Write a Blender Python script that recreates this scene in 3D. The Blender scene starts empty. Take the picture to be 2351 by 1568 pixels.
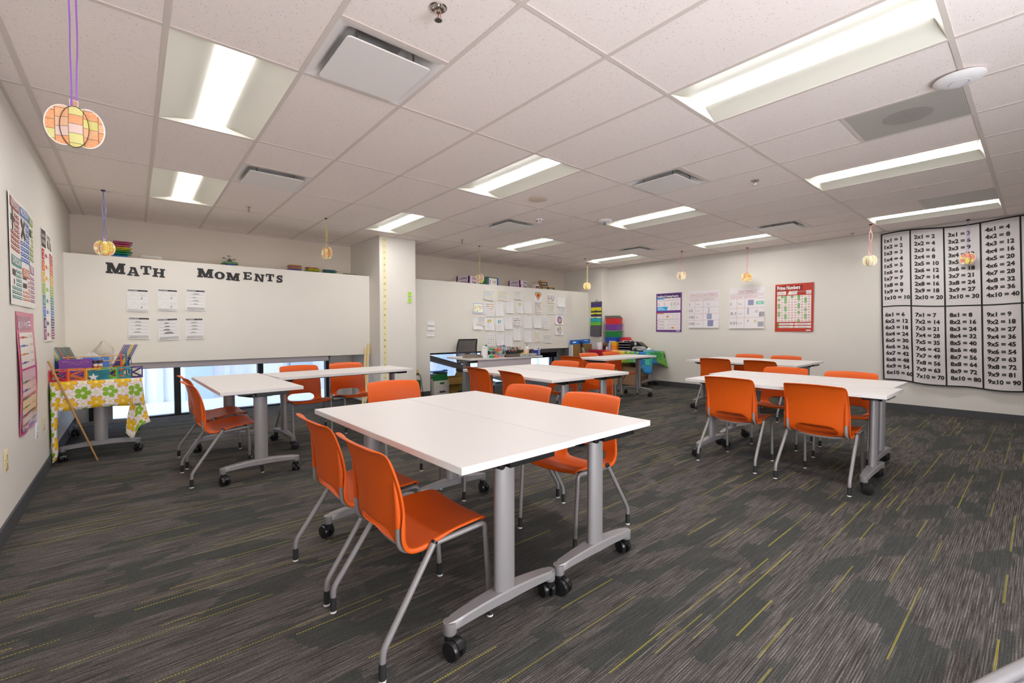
import bpy, bmesh, math, random
from math import sin, cos, pi, radians as R, sqrt, atan2
from mathutils import Vector, Matrix
random.seed(7)
scene = bpy.context.scene
col = scene.collection
H = 2.69            # ceiling height
XL, XR, YB, YN = -0.13, 9.19, 5.19, -4.35   # left wall, right wall, window wall, near wall
YW = 4.38           # face of the white bulkheads
GX, GY = 0.6096, 1.2192

# ------------------------------------------------------------------ materials
def lin(c):
    if isinstance(c, str):
        c = tuple(int(c[i:i+2], 16)/255 for i in (0, 2, 4))
    return tuple((v/12.92 if v <= .04045 else ((v+.055)/1.055)**2.4) for v in c)
_mats = {}
def mat(name, color='ffffff', rough=.5, metal=0., spec=.5, alpha=None, emit=None, trans=0.):
    if name in _mats: return _mats[name]
    m = bpy.data.materials.new(name); m.use_nodes = True
    b = m.node_tree.nodes['Principled BSDF']
    c = lin(color) if isinstance(color, str) else color
    b.inputs['Base Color'].default_value = (*c, 1)
    b.inputs['Roughness'].default_value = rough
    b.inputs['Metallic'].default_value = metal
    b.inputs['Specular IOR Level'].default_value = spec
    if trans: b.inputs['Transmission Weight'].default_value = trans
    if alpha is not None: b.inputs['Alpha'].default_value = alpha
    if emit:
        b.inputs['Emission Color'].default_value = (*emit[0], 1); b.inputs['Emission Strength'].default_value = emit[1]
    _mats[name] = m
    return m
def C(hexs, rough=.6):
    return mat('color_'+hexs+('' if rough == .6 else '_r%d' % int(rough*100)), hexs, rough)

class NB:
    """small helper that writes node expressions"""
    def __init__(s, name, rough=.7, spec=.4):
        s.m = bpy.data.materials.new(name); s.m.use_nodes = True
        s.t = s.m.node_tree; s.b = s.t.nodes['Principled BSDF']
        s.b.inputs['Roughness'].default_value = rough; s.b.inputs['Specular IOR Level'].default_value = spec
        _mats[name] = s.m
    def coords(s, kind='Object'):
        n = s.t.nodes.new('ShaderNodeTexCoord'); q = s.t.nodes.new('ShaderNodeSeparateXYZ')
        s.vec = n.outputs[kind]; s.t.links.new(n.outputs[kind], q.inputs[0]); return q.outputs[0], q.outputs[1], q.outputs[2]
    def _in(s, sock, v):
        if isinstance(v, (int, float)): sock.default_value = v
        elif isinstance(v, tuple): sock.default_value = (*v, 1) if len(sock.default_value) == 4 else v
        else: s.t.links.new(v, sock)
    def f(s, op, a, b=0., c=0.):
        n = s.t.nodes.new('ShaderNodeMath'); n.operation = op
        for k, v in enumerate((a, b, c)): s._in(n.inputs[k], v)
        return n.outputs[0]
    def add(s, a, b): return s.f('ADD', a, b)
    def sub(s, a, b): return s.f('SUBTRACT', a, b)
    def mul(s, a, b): return s.f('MULTIPLY', a, b)
    def lt(s, a, b): return s.f('LESS_THAN', a, b)
    def gt(s, a, b): return s.f('GREATER_THAN', a, b)
    def fl(s, a): return s.f('FLOOR', a)
    def fr(s, a): return s.f('FRACT', a)
    def rnd(s, x, y=0., z=0.):
        c = s.t.nodes.new('ShaderNodeCombineXYZ')
        for k, v in enumerate((x, y, z)): s._in(c.inputs[k], v)
        n = s.t.nodes.new('ShaderNodeTexWhiteNoise'); n.noise_dimensions = '3D'
        s.t.links.new(c.outputs[0], n.inputs['Vector']); return n.outputs['Value']
    def comb(s, x, y, z=0.):
        c = s.t.nodes.new('ShaderNodeCombineXYZ')
        for k, v in enumerate((x, y, z)): s._in(c.inputs[k], v)
        return c.outputs[0]
    def noise(s, vec, scale, detail=2., rough=.5):
        n = s.t.nodes.new('ShaderNodeTexNoise'); s.t.links.new(vec, n.inputs['Vector'])
        n.inputs['Scale'].default_value = scale; n.inputs['Detail'].default_value = detail; n.inputs['Roughness'].default_value = rough
        return n.outputs['Fac'] if 'Fac' in n.outputs else n.outputs[0]
    def mix(s, f, a, b):
        n = s.t.nodes.new('ShaderNodeMix'); n.data_type = 'RGBA'
        s._in(n.inputs[0], f); s._in(n.inputs[6], a); s._in(n.inputs[7], b); return n.outputs[2]
    def ramp(s, f, stops, interp='CONSTANT'):
        n = s.t.nodes.new('ShaderNodeValToRGB'); cr = n.color_ramp; cr.interpolation = interp
        while len(cr.elements) < len(stops): cr.elements.new(.5)
        for e, (p, c) in zip(cr.elements, stops): e.position = p; e.color = (*(lin(c) if isinstance(c, str) else c), 1)
        s._in(n.inputs[0], f); return n.outputs[0]
    def out(s, c): s._in(s.b.inputs['Base Color'], c); return s.m
    def bump(s, h, strength=.2, dist=.002):
        n = s.t.nodes.new('ShaderNodeBump'); n.inputs['Strength'].default_value = strength; n.inputs['Distance'].default_value = dist
        s._in(n.inputs['Height'], h); s.t.links.new(n.outputs[0], s.b.inputs['Normal'])

def wall_paint(name, hexs, rough=.55):
    n = NB(name, rough, .3); n.coords()
    k = n.noise(n.vec, 3., 3.)
    c = lin(hexs)
    n.out(n.mix(k, tuple(v*.97 for v in c), tuple(min(1, v*1.03) for v in c)))
    n.bump(n.noise(n.vec, 260., 2.), .06, .001)
    return n.m
def carpet_mat():
    n = NB('carpet', .95, .1); x, y, z = n.coords()
    yj = n.fl(n.mul(y, 1/.011)); jit = n.mul(n.rnd(yj, 21.), .10)
    row = n.fl(n.mul(y, 1/.17)); sl = n.mul(n.sub(n.fr(n.mul(n.fl(n.mul(y, 1/.011)), .011/.17)), .5), n.mul(n.sub(n.rnd(row, 41.), .5), 2.4)); xo = n.add(n.add(n.mul(x, 1/.36), n.mul(n.rnd(row, 1.), 5.)), n.add(jit, sl)); r1 = n.rnd(n.fl(xo), row, 2.)
    row2 = n.fl(n.add(n.mul(y, 1/.062), .3)); x2 = n.add(n.add(n.mul(x, 1/.29), n.mul(n.rnd(row2, 4.), 9.)), jit); r2 = n.rnd(n.fl(x2), row2, 5.)
    lev = n.add(n.mul(r1, .55), n.mul(r2, .45))
    yr = n.fl(n.mul(y, 1/.0044))
    soft = n.noise(n.comb(n.mul(x, 4.5), n.mul(y, 190.)), 1., 2., .6)
    soft = n.f('MINIMUM', n.f('MAXIMUM', n.mul(n.sub(soft, .33), 2.9), 0.), 1.)
    rs = n.add(n.mul(soft, .7), n.mul(n.rnd(n.fl(n.add(n.mul(x, 1/.11), n.mul(n.rnd(yr, 7.), 31.))), yr, 8.), .3))
    alt = n.gt(n.fr(n.mul(yr, .5)), .25)
    rs = n.mul(n.f('POWER', rs, 1.35), n.sub(1., n.mul(alt, .55)))
    light = n.mix(rs, lin('393736'), lin('968f8a'))
    dark = n.mix(rs, lin('424442'), lin('5d5e5b'))
    msk = n.f('MINIMUM', n.f('MAXIMUM', n.mul(n.sub(lev, .35), 7.), 0.), 1.)
    base = n.mix(msk, dark, light)
    # knitted stitches
    half = n.mul(n.fr(n.mul(yr, .5)), 1.)
    dot = n.mul(n.lt(n.fr(n.add(n.mul(x, 1/.0062), half)), .42), n.rnd(n.fl(n.add(n.mul(x, 1/.0062), half)), yr, 31.))
    base = n.mix(n.mul(dot, .62), base, lin('282625'))
    st = n.noise(n.comb(n.mul(x, 170.), n.mul(y, 300.)), 1., 1.)
    base = n.mix(n.mul(n.f('MAXIMUM', n.sub(.56, st), 0.), 1.3), base, lin('22211f'))
    row3 = n.fl(n.mul(y, 1/.052)); x3 = n.add(n.mul(x, 1/.36), n.mul(n.rnd(row3, 11.), 13.)); r3 = n.rnd(n.fl(x3), row3, 12.)
    fy = n.f('ABSOLUTE', n.sub(n.fr(n.mul(y, 1/.052)), .5))
    yel = n.mul(n.mul(n.mul(n.lt(n.rnd(row3, 51.), .52), n.lt(r3, .38)), n.lt(fy, .058)), n.mul(n.gt(fy, .012), n.gt(n.fr(n.add(n.mul(x, 95.), n.mul(fy, 5.))), .36)))
    base = n.mix(n.mul(yel, n.add(.45, n.mul(n.rnd(n.fl(x3), row3, 17.), .45))), base, lin('c4ba38'))
    n.out(base); n.bump(st, .5, .003)
    return n.m
def tile_mat():
    n = NB('ceiling_tile', .9, .15); n.coords()
    v = n.t.nodes.new('ShaderNodeTexVoronoi'); v.inputs['Scale'].default_value = 112.
    n.t.links.new(n.vec, v.inputs['Vector'])
    sp = n.t.nodes.new('ShaderNodeSeparateColor'); n.t.links.new(v.outputs['Color'], sp.inputs[0])
    pit = n.lt(v.outputs['Distance'], n.mul(n.f('POWER', sp.outputs[0], 3.), .27))
    k = n.noise(n.vec, 40., 3.)
    base = n.mix(k, lin('f0e5e0'), lin('f6ece8'))
    n.out(n.mix(pit, base, lin('a08d80')))
    return n.m
def pumpkin_mat(name, cols, s=.042, seed=1.):
    n = NB(name, .8, .2); x, y, z = n.coords()
    a = n.add(n.mul(x, 1/s), .37); b = n.add(n.mul(z, 1/(s*.86)), n.mul(n.rnd(n.fl(a), 3., seed), 1.))
    r = n.rnd(n.fl(a), n.fl(b), seed)
    k = n.ramp(r, [(i/len(cols), c) for i, c in enumerate(cols)])
    ed = n.f('MINIMUM', n.f('MINIMUM', n.fr(a), n.sub(1., n.fr(a))), n.f('MINIMUM', n.fr(b), n.sub(1., n.fr(b))))
    g = n.noise(n.vec, 90., 2.)
    k = n.mix(n.mul(g, .42), k, lin('f7e3cf'))
    n.out(n.mix(n.mul(n.lt(ed, .03), .7), k, lin('5a3b2a')))
    return n.m
def floral_mat():
    n = NB('floral_cloth', .45, .4); u, v, _ = n.coords('UV')
    s = .19
    base = lin('eee7e2')
    colr = base
    def layer(ox, oy, R0, k, fill, edge, center, petals, ghost=False):
        nonlocal colr
        a = n.add(n.mul(u, 1/s), ox); b = n.add(n.mul(v, 1/s), oy)
        dx = n.mul(n.sub(n.fr(a), .5), s); dy = n.mul(n.sub(n.fr(b), .5), s)
        d = n.f('SQRT', n.add(n.mul(dx, dx), n.mul(dy, dy)))
        th = n.f('ARCTAN2', dy, dx)
        pet = n.f('ABSOLUTE', n.f('COSINE', n.mul(th, petals/2)))
        rad = n.mul(n.add(1-k, n.mul(n.f('POWER', pet, .55), k)), R0)
        q = n.f('DIVIDE', d, rad)
        ins = n.lt(q, 1.); rim = n.mul(ins, n.gt(q, .93)); cen = n.lt(d, R0*.22)
        vein = n.mul(ins, n.lt(pet, .10))
        if not ghost: colr = n.mix(ins, colr, fill)
        colr = n.mix(n.f('MAXIMUM', rim, n.mul(vein, .8)), colr, edge)
        colr = n.mix(n.mul(cen, .8), colr, center)
    layer(.0, .5, .052, .5, base, lin('c0605a'), lin('d8d890'), 5, True)
    layer(.5, .0, .050, .45, base, lin('c0605a'), lin('e8d860'), 5, True)
    layer(.5, .5, .062, .55, lin('84b41e'), lin('b8c860'), lin('e8e6c8'), 5)
    layer(.0, .0, .064, .62, lin('eabb10'), lin('b86a18'), lin('f2dc80'), 6)
    n.out(colr)
    return n.m
def puzzle_mat():
    n = NB('puzzle_cloth', .6, .3); u, v, _ = n.coords('UV')
    s = .17
    x = n.mul(u, 1/s); y = n.mul(v, 1/s)
    fx, fy = n.fl(x), n.fl(y)
    bx = n.f('ROUND', x, 0.); by = n.f('ROUND', y, 0.)
    def sgn(a, b, sd): return n.sub(n.mul(n.gt(n.rnd(a, b, sd), .5), 2.), 1.)
    s1 = sgn(bx, fy, 3.); s2 = sgn(fx, by, 5.)
    def dist(cx, cy): return n.f('SQRT', n.add(n.mul(n.sub(x, cx), n.sub(x, cx)), n.mul(n.sub(y, cy), n.sub(y, cy))))
    d1 = dist(n.add(bx, n.mul(s1, .13)), n.add(fy, .5)); d2 = dist(n.add(fx, .5), n.add(by, n.mul(s2, .13)))
    i1, i2 = n.lt(d1, .2), n.lt(d2, .2)
    # inside a tab the piece id is that of the neighbour the tab grows from
    t1 = n.sub(n.sub(bx, .5), n.mul(s1, .5)); t2 = n.sub(n.sub(by, .5), n.mul(s2, .5))
    t1 = n.f('ROUND', t1, 0.); t2 = n.f('ROUND', t2, 0.)
    idx = n.add(n.mul(i1, t1), n.mul(n.sub(1., i1), fx)); idy = n.add(n.mul(i2, t2), n.mul(n.sub(1., i2), fy))
    g = n.add(n.mul(idx, s/2.15), n.mul(n.sub(n.rnd(idx, idy, 9.), .5), .16))
    c = n.ramp(g, [(0., '8e1038'), (.14, 'c81428'), (.24, 'e06a20'), (.34, 'eab040'), (.46, 'ccd040'), (.54, '78b030'), (.62, '2f9ac0'), (.70, '2a6cc0'), (.76, '40b0a8'), (.82, '2f9a40'), (.9, '8ac050'), (1., '107048')], 'LINEAR')
    ring = n.f('MINIMUM', n.add(n.f('ABSOLUTE', n.sub(d1, .2)), n.lt(n.mul(n.sub(x, bx), s1), 0.)), n.add(n.f('ABSOLUTE', n.sub(d2, .2)), n.lt(n.mul(n.sub(y, by), s2), 0.)))
    sx = n.add(n.f('ABSOLUTE', n.sub(x, bx)), n.mul(n.lt(d1, .2), 1.)); sy = n.add(n.f('ABSOLUTE', n.sub(y, by)), n.mul(n.lt(d2, .2), 1.))
    ln = n.f('MINIMUM', ring, n.f('MINIMUM', sx, sy))
    n.out(n.mix(n.mul(n.lt(ln, .018), .8), c, lin('18302c')))
    return n.m

PAINT = wall_paint('wall_paint', 'e4dfd8')
SHADED_PAINT = wall_paint('wall_paint_shaded', 'ddd0c3')  # warmer, darker copy of the wall paint; upper-wall shade put into the colour
BOARD = wall_paint('whiteboard_paint', 'e4dfd7', .35)
CARPET = carpet_mat(); TILE = tile_mat()
GRIDM = mat('grid_white', 'd8cdc6', .5)
BASEM = mat('baseboard_rubber', '47474a', .6)
WHITE_LAM = mat('white_laminate', 'dfdbda', .42, 0, .4)
METAL = mat('silver_paint', (.31, .296, .302), .46, .3)
CHROME = mat('chrome', (.62, .60, .56), .2, 1.)
BLACKP = mat('black_plastic', (.012, .012, .013), .3)
BLACKM = mat('black_matte', (.02, .02, .022), .7)
ORANGE = mat('orange_plastic', (.68, .100, .005), .44, 0, .35)
WPLAS = mat('white_plastic', 'ece9ea', .4)
PAPER = mat('paper', 'f0eeee', .75)
INK = mat('ink', '1a1819', .6)
GREY = mat('grey_ink', '8c888a', .7)
LGREY = mat('light_grey_ink', 'c2bfc1', .7)
REFL = mat('reflector_white', 'e8e6da', .45)
LENS = mat('lamp_lens', 'ffffff', .6, emit=((1., .98, .935), 19.5))
CARD = mat('cardboard', 'a9804e', .8)
def frosted(name, c, alpha, rough=.3): return mat(name, c, rough, 0, .5, alpha)
FILM = frosted('thin_film', 'dfe4e6', .12, .15)
CLEAR = frosted('clear_plastic', 'dfe4e6', .28, .15)
BAG = frosted('bag_film', 'e9e7e4', .55, .3)

# ------------------------------------------------------------------ mesh building
class G:
    def __init__(s): s.v = []; s.f = []; s.mi = []; s.m = []; s.uv = None; s.fuv = []
    def mid(s, m):
        if m not in s.m: s.m.append(m)
        return s.m.index(m)
    def add(s, vs, fs, m, uv=None):
        o = len(s.v); k = s.mid(m); s.v += [tuple(p) for p in vs]
        for f in fs:
            s.f.append(tuple(i+o for i in f)); s.mi.append(k)
            s.fuv.append([uv[i] for i in f] if uv else None)
        return s
    def box(s, c, d, m, rz=0., rx=0., ry=0.):
        x, y, z = (v/2 for v in d)
        vs = [Vector((sx*x, sy*y, sz*z)) for sz in (-1, 1) for sy in (-1, 1) for sx in (-1, 1)]
        if rz or rx or ry:
            M = Matrix.Rotation(rz, 3, 'Z') @ Matrix.Rotation(ry, 3, 'Y') @ Matrix.Rotation(rx, 3, 'X'); vs = [M @ v for v in vs]
        c = Vector(c)
        return s.add([v+c for v in vs], [(0, 2, 3, 1), (4, 5, 7, 6), (0, 1, 5, 4), (2, 6, 7, 3), (0, 4, 6, 2), (1, 3, 7, 5)], m)
    def bb(s, a, b, m): return s.box([(p+q)/2 for p, q in zip(a, b)], [abs(q-p) for p, q in zip(a, b)], m)
    def rings(s, rs, m, caps=True, closed=True):
        n = len(rs[0]); vs = [p for r in rs for p in r]; fs = []
        for i in range(len(rs)-1):
            for j in range(n if closed else n-1):
                k = (j+1) % n; fs.append((i*n+j, i*n+k, (i+1)*n+k, (i+1)*n+j))
        if caps and closed: fs.append(tuple(range(n-1, -1, -1))); fs.append(tuple((len(rs)-1)*n+j for j in range(n)))
        return s.add(vs, fs, m)
    def lathe(s, prof, m, c=(0, 0, 0), n=20, axis='Z', sx=1., sy=1.):
        rs = []
        for r, z in prof:
            ring = []
            for j in range(n):
                a = 2*pi*j/n; p = (r*cos(a)*sx, r*sin(a)*sy, z)
                if axis == 'X': p = (p[2], p[0], p[1])
                elif axis == 'Y': p = (p[1], p[2], p[0])
                ring.append((p[0]+c[0], p[1]+c[1], p[2]+c[2]))
            rs.append(ring)
        return s.rings(rs, m)
    def cyl(s, a, b, r, m, n=12, r2=None):
        return s.tube([a, b], r, m, n, r2)
    def tube(s, path, r, m, n=10, r2=None):
        P = [Vector(p) for p in path]; L = len(P); rs = []
        t0 = (P[1]-P[0]).normalized()
        up = Vector((0, 0, 1)) if abs(t0.z) < .9 else Vector((0, 1, 0))
        u = t0.cross(up).normalized()
        for i in range(L):
            t = (P[min(i+1, L-1)]-P[max(i-1, 0)]).normalized()
            u = (u-t*u.dot(t)).normalized(); w = t.cross(u)
            rr = r if r2 is None else r+(r2-r)*i/(L-1)
            rs.append([P[i]+(u*cos(2*pi*j/n)+w*sin(2*pi*j/n))*rr for j in range(n)])
        return s.rings(rs, m)
    def prism(s, pts, a, b, m, axis='Z'):
        def P(p, h):
            return (p[0], p[1], h) if axis == 'Z' else ((p[0], h, p[1]) if axis == 'Y' else (h, p[0], p[1]))
        return s.rings([[P(p, a) for p in pts], [P(p, b) for p in pts]], m)
    def grid(s, fn, nu, nv, m, uvf=None):
        vs = [fn(i/nu, j/nv) for j in range(nv+1) for i in range(nu+1)]
        fs = [(j*(nu+1)+i, j*(nu+1)+i+1, (j+1)*(nu+1)+i+1, (j+1)*(nu+1)+i) for j in range(nv) for i in range(nu)]
        uv = [uvf(i/nu, j/nv) for j in range(nv+1) for i in range(nu+1)] if uvf else None
        return s.add(vs, fs, m, uv)
    def build(s, name, parent=None, loc=(0, 0, 0), bevel=0., thick=0., angle=38, at=None):
        """at: world point that becomes the origin (mesh is written in world coordinates)"""
        o0 = at or (0, 0, 0)
        me = bpy.data.meshes.new(name)
        me.from_pydata([(p[0]-o0[0], p[1]-o0[1], p[2]-o0[2]) for p in s.v], [], s.f)
        for m in s.m: me.materials.append(m)
        me.polygons.foreach_set('material_index', s.mi)
        if any(s.fuv):
            ul = me.uv_layers.new(name='UVMap')
            for p, u in zip(me.polygons, s.fuv):
                if u:
                    for li, q in zip(p.loop_indices, u): ul.data[li].uv = q
        bm = bmesh.new(); bm.from_mesh(me); bmesh.ops.recalc_face_normals(bm, faces=bm.faces); bm.to_mesh(me); bm.free()
        me.polygons.foreach_set('use_smooth', [True]*len(me.polygons))
        me.set_sharp_from_angle(angle=R(angle)); me.update()
        o = bpy.data.objects.new(name, me); col.objects.link(o)
        if at: o.location = at
        else: o.location = loc
        if parent: o.parent = parent
        if thick:
            q = o.modifiers.new('Solidify', 'SOLIDIFY'); q.thickness = thick; q.offset = 0
        if bevel:
            q = o.modifiers.new('Bevel', 'BEVEL'); q.width = bevel; q.segments = 2; q.limit_method = 'ANGLE'; q.angle_limit = R(40); q.harden_normals = False
        return o
def tag(o, label, cat, group=None, kind=None):
    if label: o['label'] = label
    if cat: o['category'] = cat
    if group: o['group'] = group
    if kind: o['kind'] = kind
    return o
def thing(name, label, cat, loc, rz=0., group=None):
    o = bpy.data.objects.new(name, None); col.objects.link(o); o.empty_display_size = .1
    o.location = loc; o.rotation_euler = (0, 0, rz)
    return tag(o, label, cat, group)
def struct(o): o['kind'] = 'structure'; return o
def plabel(o, t): o['label'] = t; return o
def dup(o, loc=None, rz=None, label=None, parent=None):
    c = o.copy(); col.objects.link(c)
    if parent: c.parent = parent; c.matrix_parent_inverse = o.matrix_parent_inverse.copy()
    if loc is not None: c.location = loc
    if rz is not None: c.rotation_euler = (0, 0, rz)
    if label: c['label'] = label
    for ch in list(o.children): dup(ch, parent=c)
    return c

# glyph outlines from Blender's own font
_gl = {}
def glyphs(t, bold=0.):
    k = (t, bold)
    if k in _gl: return _gl[k]
    cu = bpy.data.curves.new('lettering', 'FONT'); cu.body = t; cu.size = 1.; cu.resolution_u = 2; cu.offset = bold
    o = bpy.data.objects.new('lettering', cu); col.objects.link(o)
    bpy.context.view_layer.update()
    me = o.evaluated_get(bpy.context.evaluated_depsgraph_get()).to_mesh()
    vs = [(v.co.x, v.co.y) for v in me.vertices]; fs = [tuple(p.vertices) for p in me.polygons]
    o.evaluated_get(bpy.context.evaluated_depsgraph_get()).to_mesh_clear()
    bpy.data.objects.remove(o); bpy.data.curves.remove(cu)
    if not vs: vs = [(0, 0), (1, 0), (1, 1)]; fs = []
    x0 = min(v[0] for v in vs); x1 = max(v[0] for v in vs)
    _gl[k] = ([(v[0]-x0, v[1]) for v in vs], fs, x1-x0)
    return _gl[k]

class Panel:
    """flat sheet with printing, written in its own plane: x to the right, y up, n out of the wall"""
    CELL = .04
    def __init__(s, O, Rv, Uv, w, h, m, t=.002, warp=None, nx=1, ny=1, rot=0.):
        s.O, s.R, s.U = Vector(O), Vector(Rv), Vector(Uv); s.N = s.R.cross(s.U)
        s.w, s.h, s.warp, s.t, s.rot = w, h, warp, t, rot; s.g = G()
        if warp: nx, ny = max(nx, math.ceil(w/s.CELL)), max(ny, math.ceil(h/s.CELL))
        def P(i, j, n): return s.p(i/nx*w-w/2, j/ny*h-h/2, n)
        vs = [P(i, j, t) for j in range(ny+1) for i in range(nx+1)]+[P(i, j, 0) for j in range(ny+1) for i in range(nx+1)]
        q = (nx+1)*(ny+1); a = nx+1
        fs = [(j*a+i, j*a+i+1, (j+1)*a+i+1, (j+1)*a+i) for j in range(ny) for i in range(nx)]
        fs += [tuple(reversed([k+q for k in f])) for f in fs]
        rim = [i for i in range(nx+1)]+[j*a+nx for j in range(1, ny+1)]+[ny*a+i for i in range(nx-1, -1, -1)]+[j*a for j in range(ny-1, 0, -1)]
        for i in range(len(rim)):
            b, c = rim[i], rim[(i+1) % len(rim)]; fs.append((b, b+q, c+q, c))
        s.g.add(vs, fs, m)
    def p(s, x, y, n):
        if s.warp: x, y, n = s.warp(x, y, n)
        if s.rot: x, y = x*cos(s.rot)-y*sin(s.rot), x*sin(s.rot)+y*cos(s.rot)
        return s.O+s.R*x+s.U*y+s.N*n
    def poly(s, pts, m, lay=1, nsub=0):
        n = s.t+.001*lay
        s.g.add([s.p(x, y, n) for x, y in pts], [tuple(range(len(pts)))], m); return s
    def rect(s, x, y, w, h, m, lay=1):
        n = s.t+.001*lay
        kx, ky = (math.ceil(w/s.CELL), math.ceil(h/s.CELL)) if s.warp else (1, 1)
        vs = [s.p(x+w*i/kx, y+h*j/ky, n) for j in range(ky+1) for i in range(kx+1)]
        s.g.add(vs, [(j*(kx+1)+i, j*(kx+1)+i+1, (j+1)*(kx+1)+i+1, (j+1)*(kx+1)+i) for j in range(ky) for i in range(kx)], m)
        return s
    def disc(s, x, y, r, m, lay=1, n=14, ry=None):
        return s.poly([(x+r*cos(2*pi*i/n), y+(ry or r)*sin(2*pi*i/n)) for i in range(n)], m, lay)
    def ring(s, x, y, r, t, m, lay=1, n=16):
        for i in range(n):
            a, b = 2*pi*i/n, 2*pi*(i+1)/n
            s.poly([(x+r*cos(a), y+r*sin(a)), (x+r*cos(b), y+r*sin(b)), (x+(r-t)*cos(b), y+(r-t)*sin(b)), (x+(r-t)*cos(a), y+(r-t)*sin(a))], m, lay)
        return s
    def line(s, x0, y0, x1, y1, t, m, lay=1):
        d = Vector((x1-x0, y1-y0)); l = d.length or 1; q = Vector((-d.y, d.x))/l*t/2
        return s.poly([(x0-q.x, y0-q.y), (x1-q.x, y1-q.y), (x1+q.x, y1+q.y), (x0+q.x, y0+q.y)], m, lay)
    def text(s, t, x, y, size, m, lay=2, width=None, bold=0., sx=1., center=False, rot=0.):
        vs, fs, w = glyphs(t, bold)
        k = size/.72*1.0; kx = k*sx if width is None else width/max(w, 1e-6)
        n = s.t+.001*lay; off = -w*kx/2 if center else 0
        cr, sr = cos(rot), sin(rot)
        pts = []
        for a, b in vs:
            a, b = a*kx+off, b*k
            pts.append(s.p(x+a*cr-b*sr, y+a*sr+b*cr, n))
        s.g.add(pts, fs, m); return s
    def build(s, name, label, cat, group=None, parent=None):
        o = s.g.build(name, parent, at=None if parent else tuple(s.O))
        if parent is None: tag(o, label, cat, group)
        elif label: o['label'] = label
        return o
FB = ((1, 0, 0), (0, 0, 1))      # sheets on the bulkheads and pillar
FL = ((0, 1, 0), (0, 0, 1))      # left wall
FR = ((0, -1, 0), (0, 0, 1))     # right wall
# ------------------------------------------------------------------ room shell
def shell(name, a, b, m):
    g = G(); g.bb(a, b, m); return struct(g.build(name, at=tuple((p+q)/2 for p, q in zip(a, b))))
T = .18
g = G(); g.bb((XL-T, YN-T, -.1), (XR+T, YB+T, 0), CARPET); struct(g.build('floor'))
shell('wall_left', (XL-T, YN-T, 0), (XL, YB+T, H+.35), PAINT)
shell('wall_right', (XR, YN-T, 0), (XR+T, YB+T, H+.35), PAINT)
NW = (.55, 3.05, .15, 2.15)
g = G()
for a, b in (((XL, 0), (NW[0], H+.35)), ((NW[1], 0), (XR, H+.35)), ((NW[0], 0), (NW[1], NW[2])), ((NW[0], NW[3]), (NW[1], H+.35))): g.bb((a[0], YN-T, a[1]), (b[0], YN, b[1]), PAINT)
struct(g.build('wall_near'))
# window wall: low openings under the white bulkheads
W1 = (0.0, 3.05); W2 = (4.62, 8.55); WT = .76
g = G()
g.bb((XL, YB, WT), (XR, YB+T, H+.35), SHADED_PAINT)
for a, b in ((XL, W1[0]), (W1[1], W2[0]), (W2[1], XR)): g.bb((a, YB, 0), (b, YB+T, WT), PAINT)
struct(g.build('wall_back'))
shell('wall_pillar', (3.43, 3.97, 0), (4.055, YB, H), PAINT)
shell('wall_pilaster', (8.93, 3.97, 0), (XR, YB, H), PAINT)
shell('wall_bulkhead_left', (XL, YW, .815), (3.43, YB, 2.095), BOARD)
g = G(); g.bb((4.055, YW, .79), (8.93, YB, 2.115), BOARD); g.bb((4.055, YW, 0), (4.555, YB, .79), BOARD)
struct(g.build('wall_bulkhead_right'))
# baseboards
BH = .105
def base(name, a, b): shell(name, a, b, BASEM)
base('baseboard_left', (XL, YN, 0), (XL+.012, YB, BH))
base('baseboard_right', (XR-.012, YN, 0), (XR, 3.97, BH))
base('baseboard_pillar', (3.43, 3.958, 0), (4.055, 3.97, BH))
base('baseboard_side', (4.055, 3.97, 0), (4.067, YW, BH))
base('baseboard_pier', (4.067, YW-.012, 0), (4.555, YW, BH))
base('baseboard_pilaster', (8.918, 3.97, 0), (8.93, YB, BH))
base('baseboard_near', (XL, YN, 0), (XR, YN+.012, BH))
# windows: black frames, mullions, glass
def glass_mat():
    m = bpy.data.materials.new('window_glass'); m.use_nodes = True; t = m.node_tree; t.nodes.clear()
    o = t.nodes.new('ShaderNodeOutputMaterial'); a = t.nodes.new('ShaderNodeBsdfTransparent'); b = t.nodes.new('ShaderNodeBsdfGlossy'); x = t.nodes.new('ShaderNodeMixShader')
    a.inputs[0].default_value = (.93, .96, 1, 1); b.inputs['Roughness'].default_value = .02; x.inputs[0].default_value = .06
    t.links.new(a.outputs[0], x.inputs[1]); t.links.new(b.outputs[0], x.inputs[2]); t.links.new(x.outputs[0], o.inputs[0]); return m
GLASS = glass_mat()
FRAME = mat('window_frame_black', '19191c', .45)
ALU = mat('window_header_grey', 'a59ea4', .5)
def window(name, x0, x1, mull, head):
    g = G()
    g.bb((x0, YB-.02, 0), (x1, YB+.07, .022), FRAME)
    g.bb((x0, YB-.02, WT-head), (x1, YB+.07, WT), FRAME)
    for x, w in mull: g.bb((x-w/2, YB-.025, 0), (x+w/2, YB+.08, WT), FRAME)
    o = struct(g.build(name))
    g = G(); g.bb((x0, YB+.04, .022), (x1, YB+.046, WT-head), GLASS); g.build('pane', o)
    return o
window('window_1', W1[0], W1[1], [(.03, .06), (.925, .075), (1.98, .075), (3.0, .05)], .02)
window('window_2', W2[0], W2[1], [(4.65, .06), (5.95, .07), (7.25, .07), (8.52, .06)], .05)
g = G(); g.bb((XL+.002, 4.40, .735), (2.775, 4.47, .814), ALU); struct(g.build('trim_1', bevel=.006))
g = G(); g.bb((6.2, 4.98, .66), (8.50, 5.10, .79), ALU); struct(g.build('trim_2', bevel=.006))
g = G(); g.bb((6.2, 5.02, .535), (8.50, 5.09, .66), FRAME); struct(g.build('trim_7'))
g = G(); g.bb((4.557, 4.5, .762), (6.3, 4.62, .79), FRAME); struct(g.build('shade_strip'))  # black strip standing in for the shadow gap under the board
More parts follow.
